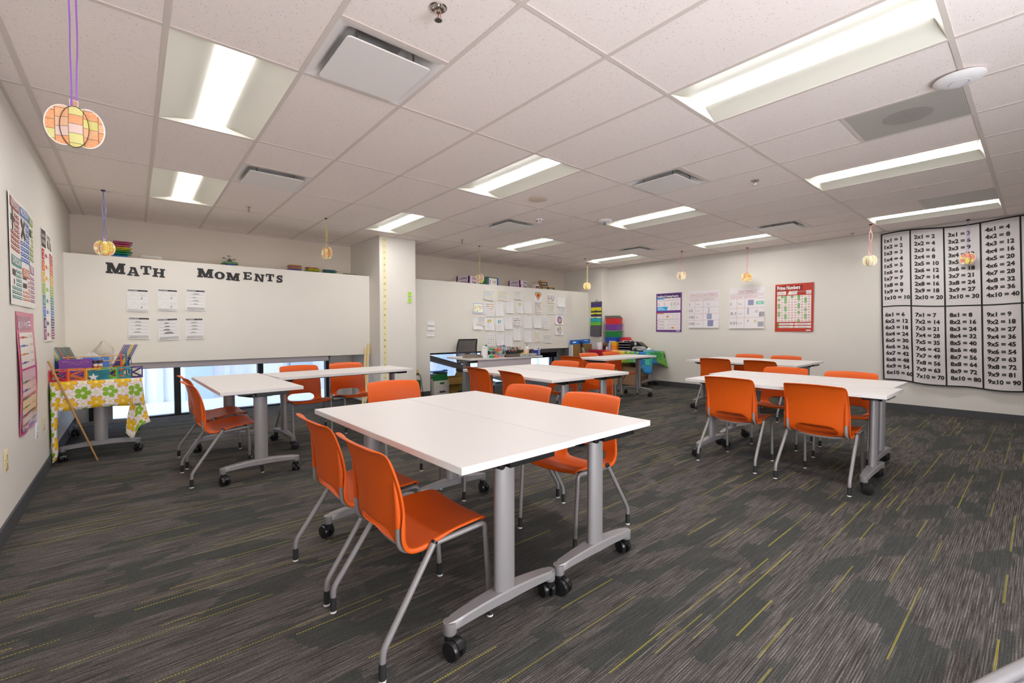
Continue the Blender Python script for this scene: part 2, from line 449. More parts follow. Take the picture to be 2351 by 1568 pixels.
# made-up glazed screen and far wall around the flash lamp, unseen behind the viewer
g = G()
for x in (NW[0]+.03, (NW[0]+NW[1])/2, NW[1]-.03): g.bb((x-.03, YN-.12, NW[2]), (x+.03, YN-.02, NW[3]), FRAME)
for z in (NW[2]+.03, NW[3]-.03): g.bb((NW[0], YN-.12, z-.03), (NW[1], YN-.02, z+.03), FRAME)
o = struct(g.build('flash_screen'))
g = G(); g.bb((NW[0], YN-.09, NW[2]), (NW[1], YN-.084, NW[3]), GLASS); g.build('pane', o)
g = G(); g.bb((NW[0]-.6, YN-1.7, -.1), (NW[1]+.6, YN-1.6, 2.9), mat('behind_flash_paint', 'e6ddd6', .7)); struct(g.build('wall_behind_flash'))
# diagonal steel brace behind the desk
g = G(); g.rings([[(x, y, z+dz) for y, dz in ((4.78, -.055), (4.78, .055), (4.90, .055), (4.90, -.055))] for x, z in ((4.565, .735), (7.2, -.02))], mat('brace_steel', '85858a', .5))
struct(g.build('trim_4'))
# what stands outside the low windows
g = G()
FAC = mat('facade_panel', 'e6e8ee', .7)
g.bb((-3, 7.2, -.3), (12, 7.5, 6), FAC)
for k in range(60):
    x = -3+k*.25
    if k % 5 in (0, 3, 4): g.bb((x, 7.14, -.3), (x+.09, 7.2, 6), mat('facade_rib', 'd2d8e4', .7))
    if k % 7 == 3: g.bb((x-.1, 7.1, -.3), (x+.32, 7.2, 6), mat('facade_bluish', 'b7c9dc', .6))
tag(g.build('facade'), 'pale ribbed building front outside the low windows', 'building')
g = G(); g.bb((-6, YB+T+.001, -.25), (15, 12, -.05), mat('pavement', 'c4c8cf', .8)); struct(g.build('trim_5'))

# ------------------------------------------------------------------ ceiling
LIGHTS = [(5, -2), (9, -2), (13, -2)]+[(i, j) for j in (0, 2) for i in (1, 5, 9, 13)]
VENTS = [(2, -.5), (7, -.5), (12, -.5), (2, 1.5), (7, 1.5), (12, 1.5)]
SPK = [(7, -2), (12, -2)]
holes = [(i*GX, j*GY, (i+1)*GX, (j+1)*GY) for i, j in LIGHTS]+[(i*GX, j*GY, (i+1)*GX, (j+.5)*GY) for i, j in VENTS+SPK]
xs = sorted({XL, XR}|{round(i*GX, 5) for i in range(0, 16) if XL < i*GX < XR})
ys = sorted({YN, YB}|{round(j*GY/2, 5) for j in range(-7, 9) if YN < j*GY/2 < YB})
g = G(); TZ = H+.004
for a, b in zip(xs, xs[1:]):
    for c, d in zip(ys, ys[1:]):
        mx, my = (a+b)/2, (c+d)/2
        if any(h[0] < mx < h[2] and h[1] < my < h[3] for h in holes): continue
        g.add([(a, c, TZ), (b, c, TZ), (b, d, TZ), (a, d, TZ)], [(0, 1, 2, 3)], TILE)
g.bb((XL-T, YN-T, H+.33), (XR+T, YB+T, H+.45), mat('deck_grey', '777777', .9))
struct(g.build('ceiling'))
# T-bar grid and wall angle
g = G(); bw = .0125
for x in xs[1:-1]: g.bb((x-bw, YN, H), (x+bw, YB, TZ+.03), GRIDM)
for j in range(-3, 5):
    y = j*GY; g.bb((XL, y-bw, H+.0004), (XR, y+bw, TZ+.03), GRIDM)
for i, j in VENTS+SPK:
    for q in ((j, j+.5) if j != int(j) else (j+.5,)):
        if q != int(q): g.bb((i*GX, q*GY-bw, H+.0004), ((i+1)*GX, q*GY+bw, TZ+.03), GRIDM)
for a, b in (((XL, YN), (XL+.02, YB)), ((XR-.02, YN), (XR, YB)), ((XL, YB-.02), (XR, YB)), ((XL, YN), (XR, YN+.02)), ((3.41, 3.95), (3.43, YB)), ((4.055, 3.95), (4.075, YB)), ((3.41, 3.95), (4.075, 3.97)), ((8.91, 3.95), (8.93, YB)), ((8.91, 3.95), (XR, 3.97))):
    g.bb((*a, H-.001), (*b, H+.02), GRIDM)
struct(g.build('trim_6'))
# lamps
def troffer(label, i, j):
    t = thing('ceiling_light', label, 'ceiling light', ((i+.5)*GX, (j+.5)*GY, H), 0, 'troffer lights in the ceiling grid')
    a, b, d = GX/2-.0125, GY/2-.0125, .036
    lw, le = .08, b-.03
    g = G()
    for s in (-1, 1):
        pr = [(a-(a-lw)*u, d*sin(u*pi/2)) for u in (0, .15, .35, .6, .8, 1)]
        g.rings([[(s*x, y, z+.001) for x, z in pr] for y in (-b, b)], REFL, closed=False)
        g.add([(-a, s*b, .001), (a, s*b, .001), (lw, s*le, d), (-lw, s*le, d)], [(0, 1, 2, 3)], REFL)
    g.bb((-a-.01, -b-.01, d+.02), (a+.01, b+.01, d+.04), REFL)
    for s in (-1, 1):
        g.bb((s*a, -b-.01, .002), (s*(a+.01), b+.01, d+.03), REFL); g.bb((-a, s*b, .002), (a, s*(b+.01), d+.03), REFL)
    g.build('reflector', t, angle=50)
    g = G(); g.bb((-lw, -le, d-.004), (lw, le, d+.012), LENS); g.build('lens', t)
    return t
rows = {-2: 'banner side of the room', 0: 'middle line of the room', 2: 'line nearest the whiteboards'}
cols_ = {1: 'first from the left wall', 5: 'second from the left wall', 9: 'third from the left wall', 13: 'nearest the poster wall'}
lt_lab = {(5, -2): 'large recessed strip light at the upper right of the picture', (9, -2): 'recessed strip light behind the speaker panel on the right', (13, -2): 'recessed strip light just above the multiplication banner',
 (1, 0): 'square looking recessed strip light at the upper left, nearest the viewer', (5, 0): 'recessed strip light near the middle of the ceiling', (9, 0): 'recessed strip light behind the clear strobe alarm', (13, 0): 'recessed strip light above the prime numbers wall',
 (1, 2): 'recessed strip light above the MATH letters by the left wall', (5, 2): 'recessed strip light just in front of the square pillar', (9, 2): 'recessed strip light above the board with student papers', (13, 2): 'recessed strip light in the far corner of the room'}
for i, j in LIGHTS: troffer(lt_lab[(i, j)], i, j)
# air diffusers
DIFF = mat('diffuser_white', 'e8e4e2', .45)
def rrect(a, b, r, n=5):
    pts = []
    for cx, cy, s in ((a-r, b-r, 0), (-a+r, b-r, 90), (-a+r, -b+r, 180), (a-r, -b+r, 270)):
        for k in range(n+1):
            t = R(s+90*k/n); pts.append((cx+r*cos(t), cy+r*sin(t)))
    return pts
vt0 = None
vl = ['square air diffuser nearest the viewer, right of the big left light', 'square air diffuser left of the ceiling sprinkler in mid room', 'square air diffuser near the prime numbers wall', 'square air diffuser behind the nearest one, towards the MATH board', 'square air diffuser in front of the student papers board', 'square air diffuser by the far corner pilaster']
for k, (i, j) in enumerate(VENTS):
    loc = ((i+.5)*GX, (j+.25)*GY, H)
    if vt0 is None:
        t = vt0 = thing('air_diffuser', vl[k], 'air vent', loc, 0, 'square plaque air diffusers')
        a = GX/2-.0125; g = G()
        prof = [(a, .0, .001), (a-.035, .005, .02), (a-.05, .018, .04), (a-.085, .06, .05), (a-.12, .115, .05), (.13, .12, .04), (.125, .28, .04)]
        g.rings([[(x, y, z) for x, y in rrect(q, q, r)] for q, z, r in prof], DIFF, caps=False)
        g.add([(x, y, .279) for x, y in rrect(.125, .125, .04)], [tuple(range(24))], BLACKM)
        g.bb((-a-.01, -a-.01, .285), (a+.01, a+.01, .295), DIFF)
        for s in (-1, 1): g.bb((s*a, -a-.01, .003), (s*(a+.012), a+.01, .29), DIFF); g.bb((-a-.01, s*a, .003), (a+.01, s*(a+.012), .29), DIFF)
        g.build('housing', t)
        g = G(); g.prism(rrect(.232, .232, .022), -.026, -.018, DIFF); g.build('plaque', t, bevel=.003)
        for x in (-.16, .16):
            for y in (-.16, .16):
                g = G(); g.cyl((x, y, -.018), (x, y, .1), .006, CHROME, 8); g.build('hanger', t)
    else: dup(vt0, loc, 0, vl[k])
# speaker panel and plain metal panel
def perf():
    n = NB('perforated_panel', .5, .4); x, y, z = n.coords()
    a, b = n.sub(n.fr(n.mul(x, 130.)), .5), n.sub(n.fr(n.mul(y, 130.)), .5)
    d = n.f('SQRT', n.add(n.mul(a, a), n.mul(b, b)))
    rr = n.f('SQRT', n.add(n.mul(x, x), n.mul(y, y)))
    back = n.mix(n.lt(rr, .135), lin('8f8b84'), lin('33322f'))
    n.out(n.mix(n.lt(d, .37), lin('c9c5be'), back)); return n.m
PERF = perf()
t = thing('ceiling_speaker', 'perforated square speaker panel in the ceiling under the round access point', 'speaker', ((7.5)*GX, -1.75*GY, H))
a = GX/2-.0125
g = G(); g.bb((-a, -a, .001), (a, a, .004), PERF); g.build('grille', t)
g = G(); g.bb((-a-.01, -a-.01, .006), (a+.01, a+.01, .03), GRIDM); g.build('back_box', t)
g = G(); g.bb((12*GX+.0125, -2*GY+.0125, H+.001), (13*GX-.0125, -1.5*GY-.0125, H+.02), mat('metal_panel', 'bdb8b2', .4)); tag(g.build('ceiling_panel', at=(12.5*GX, -1.75*GY, H)), 'plain metal square panel in the ceiling beside the light above the banner', 'ceiling panel')
# sprinklers
spl = ['fire sprinkler at the top of the picture, nearest the viewer', 'fire sprinkler above the MATH board, right of the left light', 'fire sprinkler between the two hanging yellow pumpkins near the pillar', 'fire sprinkler in the far corner above the file pocket', 'fire sprinkler right of the middle air diffuser', 'fire sprinkler above the prime numbers wall by the banner']
s0 = None
for k, (x, y) in enumerate([(1.552, -.953), (1.545, 3.417), (4.612, 3.413), (7.667, 3.402), (5.19, -.904), (8.93, -.863)]):
    if s0 is None:
        s0 = t = thing('fire_sprinkler', spl[k], 'sprinkler', (x, y, H), 0, 'ceiling fire sprinklers')
        g = G(); g.lathe([(.002, .006), (.03, .006), (.04, -.001), (.034, -.004), (.024, .002), (.002, .002)], CHROME, n=24); g.build('escutcheon', t)
        g = G(); g.cyl((0, 0, .004), (0, 0, -.022), .010, CHROME); g.cyl((0, 0, -.02), (0, 0, -.05), .003, mat('bulb_red', '8c2a22', .2))
        for s in (-1, 1): g.tube([(s*.009, 0, -.02), (s*.014, 0, -.034), (s*.004, 0, -.054)], .0025, CHROME, 6)
        g.build('head', t)
        g = G(); g.lathe([(.002, -.054), (.014, -.054), (.016, -.057), (.002, -.057)], CHROME, n=16)
        for q in range(12): g.box((.017*cos(q*pi/6), .017*sin(q*pi/6), -.0555), (.007, .003, .002), CHROME, rz=q*pi/6)
        g.build('deflector', t)
    else: dup(s0, (x, y, H), 0, spl[k])
# round devices
t = thing('wireless_access_point', 'round white access point disc on the ceiling at the upper right', 'access point', (4.155, -2.425, H))
g = G(); g.lathe([(.002, 0), (.07, 0), (.085, -.004), (.112, -.012), (.113, -.018), (.095, -.03), (.06, -.038), (.002, -.040)], WPLAS, n=40); g.build('body', t)
g = G(); g.lathe([(.035, -.0385), (.045, -.0415), (.048, -.039), (.046, -.036)], mat('pale_lilac_plastic', 'cfcbd6', .4), n=32); g.build('light_ring', t)
t = thing('strobe_alarm', 'white strobe alarm with a clear lens in mid ceiling', 'alarm', (5.33, 1.05, H))
g = G(); g.lathe([(.002, 0), (.088, 0), (.09, -.02), (.08, -.032), (.06, -.036), (.002, -.036)], WPLAS, n=32); g.build('base', t)
g = G(); g.lathe([(.06, -.034), (.055, -.058), (.035, -.075), (.002, -.08)], CLEAR, n=24); g.build('lens', t)
g = G(); g.box((0, 0, -.052), (.03, .05, .03), mat('flash_tube', '3a3a3c', .3)); g.build('flash_unit', t)
t = thing('smoke_detector', 'small white smoke detector by the far middle diffuser', 'smoke detector', (4.617, 1.588, H))
g = G(); g.lathe([(.002, 0), (.05, 0), (.052, -.016), (.04, -.022), (.036, -.04), (.02, -.048), (.002, -.048)], WPLAS, n=28); g.build('body', t)
g = G()
for q in range(6): g.box((.0395*cos(q*pi/3), .0395*sin(q*pi/3), -.03), (.004, .018, .012), BLACKM, rz=q*pi/3)
g.build('slots', t)
g = G(); g.lathe([(.002, 0), (.1, 0), (.102, -.008), (.09, -.012), (.002, -.014)], mat('beige_cover', 'd5c3b2', .5), n=36); tag(g.build('ceiling_cover', loc=(3.971, .933, H)), 'round flat beige cover plate behind the middle strip light', 'cover plate')
g = G(); g.lathe([(.002, 0), (.04, 0), (.04, -.018), (.025, -.026), (.002, -.027)], WPLAS, n=24); tag(g.build('motion_sensor', loc=(7.55, 2.92, H)), 'tiny white sensor knob on the ceiling near the far corner', 'sensor')
# ------------------------------------------------------------------ tables
def loft_foot():
    g = G(); N = 16; rs = []
    for k in range(N+1):
        u = -1+2*k/N; x = u*.285
        top = .160-.024*abs(u)**1.7; th = .046-.010*abs(u); w = .034-.010*abs(u)**1.3
        if k in (0, N): w *= .55; top -= .003
        bot = top-th
        rs.append([(x, -w, bot+.004), (x, -w, top-.006), (x, -w*.82, top), (x, w*.82, top), (x, w, top-.006), (x, w, bot+.004), (x, w*.8, bot), (x, -w*.8, bot)])
    g.rings(rs, METAL)
    for s in (-1, 1): g.lathe([(.002, .088), (.024, .088), (.026, .092), (.026, .133), (.002, .133)], METAL, (s*.268, 0, 0), 16)
    return g
def caster_mesh():
    g = G()
    g.lathe([(.002, .092), (.021, .092), (.022, .06), (.015, .052)], BLACKP, n=14)
    for s in (-1, 1):
        g.lathe([(.004, s*.006), (.030, s*.006), (.037, s*.010), (.038, s*.021), (.034, s*.029), (.014, s*.031), (.002, s*.0315)], BLACKP, (.022, 0, .038), 24, axis='Y')
    g.box((.022, 0, .042), (.03, .012, .03), BLACKP)
    pts = [(.022+.042*cos(t), .038+.042*sin(t)) for t in [R(a) for a in range(20, 170, 15)]]
    g.rings([[(x, y, z) for x, z in pts]+[(.022+(x-.022)*.8, y, .038+(z-.038)*.8) for x, z in reversed(pts)] for y in (-.012, .012)], BLACKP)
    return g
_tb = None
def table(label, x, y, rz, group='white folding classroom tables', parts=None, z=.745, cast=(0, 0, 0, 0)):
    global _tb
    if _tb is None:
        t = _tb = thing('folding_table', label, 'table', (x, y, 0), rz, group)
        g = G(); g.prism(rrect(.300, .762, .004, 2), z-.028, z, WHITE_LAM); g.build('tabletop', t, bevel=.002)
        g = G(); g.box((0, 0, z-.052), (.045, 1.22, .022), METAL); g.build('beam', t, bevel=.004)
        for s in (-1, 1):
            g = G(); g.rings([[(a*.175, s*.635+b*.055, z-.029) for a, b in ((-1, -1), (1, -1), (1, 1), (-1, 1))], [(a*.165, s*.635+b*.055, z-.050) for a, b in ((-1, -1), (1, -1), (1, 1), (-1, 1))], [(a*.075, s*.635+b*.036, z-.072) for a, b in ((-1, -1), (1, -1), (1, 1), (-1, 1))]], BLACKP)
            g.box((.075, s*.668, z-.045), (.25, .125, .032), BLACKP); g.cyl((-.06, s*.635-.062, z-.058), (-.06, s*.635+.062, z-.058), .016, BLACKP, 14); g.build('bracket', t, bevel=.003)
            g = G(); g.rings([[(cos(2*pi*k/24)*.051, s*.635+sin(2*pi*k/24)*.028, h) for k in range(24)] for h in (.145, z-.058)], METAL); g.build('post', t)
            f = loft_foot().build('foot', t, loc=(0, s*.635, 0))
            for q in (-1, 1):
                if s == -1 and q == -1: c0 = cm = caster_mesh().build('caster', f, loc=(q*.268, 0, 0))
                else:
                    cm = c0.copy(); col.objects.link(cm); cm.parent = f; cm.location = (q*.268, 0, 0)
                cm.rotation_euler = (0, 0, (-1.35, 1.3, 1.85, -1.75)[(s+1)+(q+1)//2])
            g = G(); g.box((.03, s*.25, z-.045), (.06, .05, .03), BLACKP); g.box((.075, s*.25, z-.038), (.05, .07, .012), BLACKP); g.build('latch', t, bevel=.003)
        return t
    return dup(_tb, (x, y, 0), rz, label)
table('front white table, near half of the pair closest to the viewer on the left', 1.598, -.716, R(1.3))
table('front white table pushed against the right of the nearest one', 2.2015, -.697, R(1.3))
table('white table standing end on near the left wall with two chairs at its left', 1.225, 2.005, R(2))
table('white table along the low windows with two chairs behind it', 2.295, 2.45, R(-86))
table('left half of the white table pair in front of the desk', 3.755, .94, R(-1))
table('right half of the white table pair in front of the desk', 4.385, .965, R(0))
table('single white table near the puzzle tablecloth', 6.93, 2.02, R(-89))
table('near half of the white table pair on the right side of the room', 4.845, -1.30, R(0))
table('far half of the white table pair on the right side of the room', 5.465, -1.235, R(0))
table('near half of the farthest white table pair by the poster wall', 7.33, .04, R(0))
table('far half of the farthest white table pair, closest to the poster wall', 7.945, .06, R(0))
table('table beneath the yellow and green flowered cloth', .205, 3.71, R(0))
table('table beneath the rainbow puzzle cloth', 8.84, 3.24, R(1))

# ------------------------------------------------------------------ chairs
def chair_shell():
    # side profile from the front lip of the seat to the top of the back: x, z, half width, rise of the sides, forward sweep of the sides
    P = [(.232, .410, .185, .000, 0), (.243, .424, .196, .000, 0), (.232, .437, .205, .002, 0), (.19, .441, .213, .004, 0), (.12, .436, .219, .008, 0), (.04, .425, .222, .013, 0), (-.03, .411, .223, .010, 0), (-.085, .402, .224, .010, .004),
         (-.125, .401, .224, .012, .010), (-.152, .413, .224, .012, .018), (-.168, .440, .226, .014, .026), (-.174, .472, .226, .006, .032), (-.177, .505, .225, .002, .036), (-.180, .55, .224, 0, .038), (-.186, .60, .222, 0, .038), (-.197, .66, .219, 0, .036), (-.210, .71, .217, -.001, .033), (-.223, .752, .216, -.003, .031), (-.240, .782, .213, -.005, .028), (-.259, .797, .204, -.007, .025), (-.277, .802, .186, -.008, .021)]
    U = [-1, -.93, -.82, -.64, -.45, -.22, 0, .22, .45, .64, .82, .93, 1]
    hole = lambda j, i: 8 <= j <= 10 and 3 <= i <= 8
    g = G(); n = len(U)+2; vs = []
    for j, (x, z, w, rise, fw) in enumerate(P):
        a0, a1 = P[max(j-1, 0)], P[min(j+1, len(P)-1)]
        t = Vector((a1[0]-a0[0], a1[1]-a0[1])).normalized(); nx, nz = -t.y, t.x     # outward: below the seat, behind the back
        row = []
        for u in U:
            a = u*u
            xx = x+fw*a; zz = z+rise*a-.010*(1-a)*(1 if j < 9 else 0)
            if j == 0: xx -= .01*a
            row.append((xx, u*w, zz))
        fl = (.022 if 5 < j < 13 else .012) if 2 < j < len(P)-3 else .004
        e0, e1 = row[0], row[-1]
        row = [(e0[0]+nx*fl, e0[1]-.002, e0[2]+nz*fl)]+row+[(e1[0]+nx*fl, e1[1]+.002, e1[2]+nz*fl)]
        vs += row
    fs = [(j*n+i, j*n+i+1, (j+1)*n+i+1, (j+1)*n+i) for j in range(len(P)-1) for i in range(n-1) if not hole(j, i-1)]
    for j, dj in ((8, 1), (11, -1)):      # round the ends of the slot
        for i, di in ((4, 1), (10, -1)):
            k = j*n+i; q = Vector(vs[(j+dj)*n+i+di]); vs[k] = tuple(Vector(vs[k]).lerp(q, .5))
    g.add(vs, fs, ORANGE)
    o = g.build('seat_shell')
    s = o.modifiers.new('s', 'SOLIDIFY'); s.thickness = .0085; s.offset = -1
    q = o.modifiers.new('q', 'SUBSURF'); q.levels = 2; q.render_levels = 2
    dg = bpy.context.evaluated_depsgraph_get(); dg.update()
    me = bpy.data.meshes.new_from_object(o.evaluated_get(dg))
    for p in me.polygons: p.use_smooth = True
    old = o.data; o.modifiers.clear(); o.data = me; bpy.data.meshes.remove(old); me.name = 'seat_shell'
    return o
def bezpath(pts, r=.05, n=6):
    out = [Vector(pts[0])]
    for a, b, c in zip(pts, pts[1:], pts[2:]):
        a, b, c = Vector(a), Vector(b), Vector(c)
        l = min(r, (a-b).length*.48, (c-b).length*.48)
        p, q = b+(a-b).normalized()*l, b+(c-b).normalized()*l
        for k in range(n+1):
            t = k/n; out.append(p*(1-t)**2+b*2*t*(1-t)+q*t*t)
    out.append(Vector(pts[-1])); return out
def make_chair(label, x, y, rz):
    t = thing('classroom_chair', label, 'chair', (x, y, 0), rz, 'orange classroom chairs')
    sh = chair_shell(); sh.parent = t
    for s in (-1, 1):          # sleeves that take the back uprights
        g = G(); g.rings([[(-.162+dx+ca*rx, s*.200+sa*ry, z) for ca, sa in [(cos(2*pi*k/12), sin(2*pi*k/12)) for k in range(12)]] for z, rx, ry, dx in ((.497, .0125, .0125, 0), (.51, .013, .013, 0), (.57, .011, .011, -.003), (.63, .008, .008, -.010), (.67, .003, .003, -.017))], ORANGE)
        g.build('back_sleeve', t)
    RT = .0112
    g = G()
    for s in (-1, 1):
        g.tube(bezpath([(.228, s*.2045, .36), (.226, s*.2045, .412), (.0, s*.204, .397), (-.09, s*.202, .390), (-.160, s*.199, .415), (-.163, s*.199, .52)], .045), RT, METAL, 10)
        g.tube([(-.035, s*.206, .394), (-.042, s*.232, .402)], .012, METAL, 8)
    g.tube(bezpath([(-.06, -.205, .402), (-.10, -.14, .382), (-.11, 0, .374), (-.10, .14, .382), (-.06, .205, .402)], .08), .009, METAL, 8)
    g.tube([(.15, -.205, .404), (.15, .205, .404)], .009, METAL, 8)
    g.build('frame', t)
    for s in (-1, 1):
        g = G(); g.tube([(.25, s*.2045, .06), (.242, s*.2045, .2), (.228, s*.2045, .37)], RT, METAL, 10)
        l = g.build('leg', t)
        g = G(); g.cyl((.253, s*.2045, .008), (.2495, s*.2045, .066), .0135, BLACKM, 10, .0125); g.build('foot_cap', l)
        g = G(); g.cyl((.2535, s*.2045, 0), (.253, s*.2045, .008), .0135, WPLAS, 12); g.build('glide', l)
        g = G(); g.tube(bezpath([(-.25, s*.25, .055), (-.248, s*.25, .105), (-.033, s*.235, .418)], .06), RT*1.05, METAL, 10)
        l = g.build('leg', t)
        g = G(); g.cyl((-.2505, s*.25, .008), (-.25, s*.25, .066), .0135, BLACKM, 10); g.build('foot_cap', l)
        g = G(); g.cyl((-.2505, s*.25, 0), (-.2505, s*.25, .008), .0135, WPLAS, 12); g.build('glide', l)
        g = G(); g.cyl((-.036, s*.2352, .414), (-.030, s*.2348, .4225), .0132, BLACKP, 12); g.build('end_plug', l)
    return t
CH = [(1.35, -1.06, 0, 'orange chair nearest the viewer, tucked under the left side of the front table'),
 (1.345, -.49, 0, 'orange chair just behind the nearest one at the left of the front table'),
 (2.53, -.89, 186.5, 'orange chair at the right side of the front table, the nearer of two'),
 (2.515, -.30, 187, 'orange chair at the right side of the front table, farther from the viewer'),
 (2.06, .455, -97, 'single orange chair at the far end of the front table'),
 (1.02, 1.71, 3, 'nearer orange chair at the left side of the end-on table by the left wall'),
 (1.035, 2.31, 3, 'farther orange chair at the left side of the end-on table by the left wall'),
 (1.95, 2.66, -88, 'left orange chair with its back to the low windows'),
 (2.54, 2.76, -87, 'right orange chair with its back to the low windows, nearest the pillar'),
 (3.61, 1.31, -3, 'orange chair seen from behind, left side of the middle table, nearer the desk'),
 (3.60, .70, -7, 'orange chair seen from behind, left side of the middle table, nearer the viewer'),
 (4.66, 1.31, 190, 'orange chair at the right of the middle table, left one of the two backs'),
 (4.66, .75, 183, 'orange chair at the right of the middle table, right one of the two backs'),
 (5.95, 2.05, 4, 'dark orange chair back at the left end of the single table near the puzzle cloth'),
 (6.62, 2.23, -99, 'left orange chair on the far side of the single table, below the cardboard box'),
 (7.28, 2.24, -97, 'right orange chair on the far side of the single table, against the puzzle cloth'),
 (4.71, -.97, 0, 'left orange chair with full back in view at the right hand tables'),
 (4.69, -1.64, -2, 'large orange chair with full back in view at the right hand tables, nearest the banner'),
 (5.74, -.97, 186, 'left orange chair on the far side of the right hand tables'),
 (5.65, -1.57, 184, 'right orange chair on the far side of the right hand tables, below the banner'),
 (7.165, .34, 6, 'left dark orange chair back at the near side of the farthest tables'),
 (7.16, -.31, -3, 'right dark orange chair back at the near side of the farthest tables'),
 (8.2, .40, 185, 'left orange chair back against the poster wall'),
 (8.16, -.17, 185, 'right orange chair back against the poster wall')]
ch0 = None
for x, y, a, lab in CH:
    if ch0 is None: ch0 = make_chair(lab, x, y, R(a))
    else: dup(ch0, (x, y, 0), R(a), lab)
# ------------------------------------------------------------------ slab serif letters stuck on the left bulkhead
def slab(ch):
    """outline strokes as polygons in a unit box (w, h = 1); list of convex-ish polygons, holes avoided by splitting"""
    s, t = .17, .26
    def r(x0, y0, x1, y1): return [(x0, y0), (x1, y0), (x1, y1), (x0, y1)]
    if ch == 'M': return [r(0, 0, .36, s), r(.62, 0, 1, s), r(.07, s, .27, 1), r(.73, s, .93, 1), r(0, 1-s, .2, 1), r(.8, 1-s, 1, 1), [(.1, 1), (.34, 1), (.62, .02), (.42, .02)], [(.66, 1), (.9, 1), (.58, .02), (.42, .02)]]
    if ch == 'A': return [r(0, 0, .42, s), r(.56, 0, 1, s), r(.2, 1-s, .62, 1), [(.08, s), (.27, s), (.50, 1), (.33, 1)], [(.66, s), (.92, s), (.66, 1), (.40, 1)], r(.24, .28, .74, .43)]
    if ch == 'T': return [r(.2, 0, .8, s), r(.35, s, .65, 1), r(0, 1-s, 1, 1), r(0, .6, .15, 1), r(.85, .6, 1, 1)]
    if ch == 'H': return [r(0, 0, .44, s), r(.56, 0, 1, s), r(0, 1-s, .44, 1), r(.56, 1-s, 1, 1), r(.1, 0, .36, 1), r(.64, 0, .9, 1), r(.3, .40, .7, .58)]
    if ch == 'E': return [r(0, 0, 1, s), r(0, 1-s, 1, 1), r(.12, 0, .42, 1), r(.4, .42, .68, .58), r(.62, .34, .74, .66), r(.84, 0, 1, .38), r(.82, .66, .98, 1)]
    if ch == 'N': return [r(0, 0, .42, s), r(0, 1-s, .3, 1), r(.6, 1-s, 1, 1), r(.1, 0, .3, 1), r(.72, 0, .92, 1), [(.1, 1), (.36, 1), (.92, 0), (.66, 0)]]
    if ch == 'O': return [[(.5+.5*cos(a), .5+.5*sin(a)), (.5+.5*cos(b), .5+.5*sin(b)), (.5+.19*cos(b), .5+.32*sin(b)), (.5+.19*cos(a), .5+.32*sin(a))] for a, b in [(2*pi*k/28, 2*pi*(k+1)/28) for k in range(28)]]
    if ch == 'S':
        out = []; path = [(.86, .70, .10), (.72, .86, .11), (.48, .90, .11), (.24, .80, .13), (.20, .66, .14), (.38, .55, .15), (.62, .46, .15), (.80, .34, .14), (.76, .18, .13), (.52, .10, .11), (.28, .14, .11), (.13, .30, .10)]
        for (x0, y0, w0), (x1, y1, w1) in zip(path, path[1:]):
            d = Vector((x1-x0, y1-y0)).normalized(); q = Vector((-d.y, d.x)); e = d*.03
            out.append([(x0-q.x*w0-e.x, y0-q.y*w0-e.y), (x1-q.x*w1+e.x, y1-q.y*w1+e.y), (x1+q.x*w1+e.x, y1+q.y*w1+e.y), (x0+q.x*w0-e.x, y0+q.y*w0-e.y)])
        return out+[r(.80, .62, .95, 1), r(.04, 0, .19, .38)]
BLK = mat('black_card', '19171a', .55)
word = [('M', .312, 1.953, .169, .127), ('A', .474, 1.928, .108, .105), ('T', .593, 1.953, .1, .107), ('H', .716, 1.931, .117, .108), ('M', 1.199, 1.966, .171, .117), ('O', 1.358, 1.948, .112, .102), ('M', 1.512, 1.943, .152, .106), ('E', 1.684, 1.967, .098, .105), ('N', 1.83, 1.951, .118, .106), ('T', 1.966, 1.963, .101, .105), ('S', 2.09, 1.954, .086, .107)]
wl = ['big black letter M that starts the word MATH', 'black letter A in the word MATH', 'black letter T in the word MATH', 'black letter H that ends the word MATH', 'big black letter M that starts the word MOMENTS', 'black letter O in the word MOMENTS', 'smaller black letter M in the middle of MOMENTS', 'black letter E in the word MOMENTS', 'black letter N in the word MOMENTS', 'black letter T in the word MOMENTS', 'black letter S that ends the word MOMENTS']
rots = [-1, -3, 1, -3, -1, 2, -2, 1, -4, -1, 4]
for (ch, x, z, w_, h_), lb, ro in zip(word, wl, rots):
    g = G(); c, s = cos(R(ro)), sin(R(ro))
    for k, pg in enumerate(slab(ch)):
        pts = [((u-.5)*w_*1.04, (v-.5)*h_) for u, v in pg]
        pts = [(x+u*c-v*s, z+u*s+v*c) for u, v in pts]
        g.prism(pts, YW-.0042-.00006*k, YW-.0008, BLK, 'Y')
    tag(g.build('wall_letter', at=(x, YW-.003, z)), lb, 'letter', 'paper letters spelling the heading')

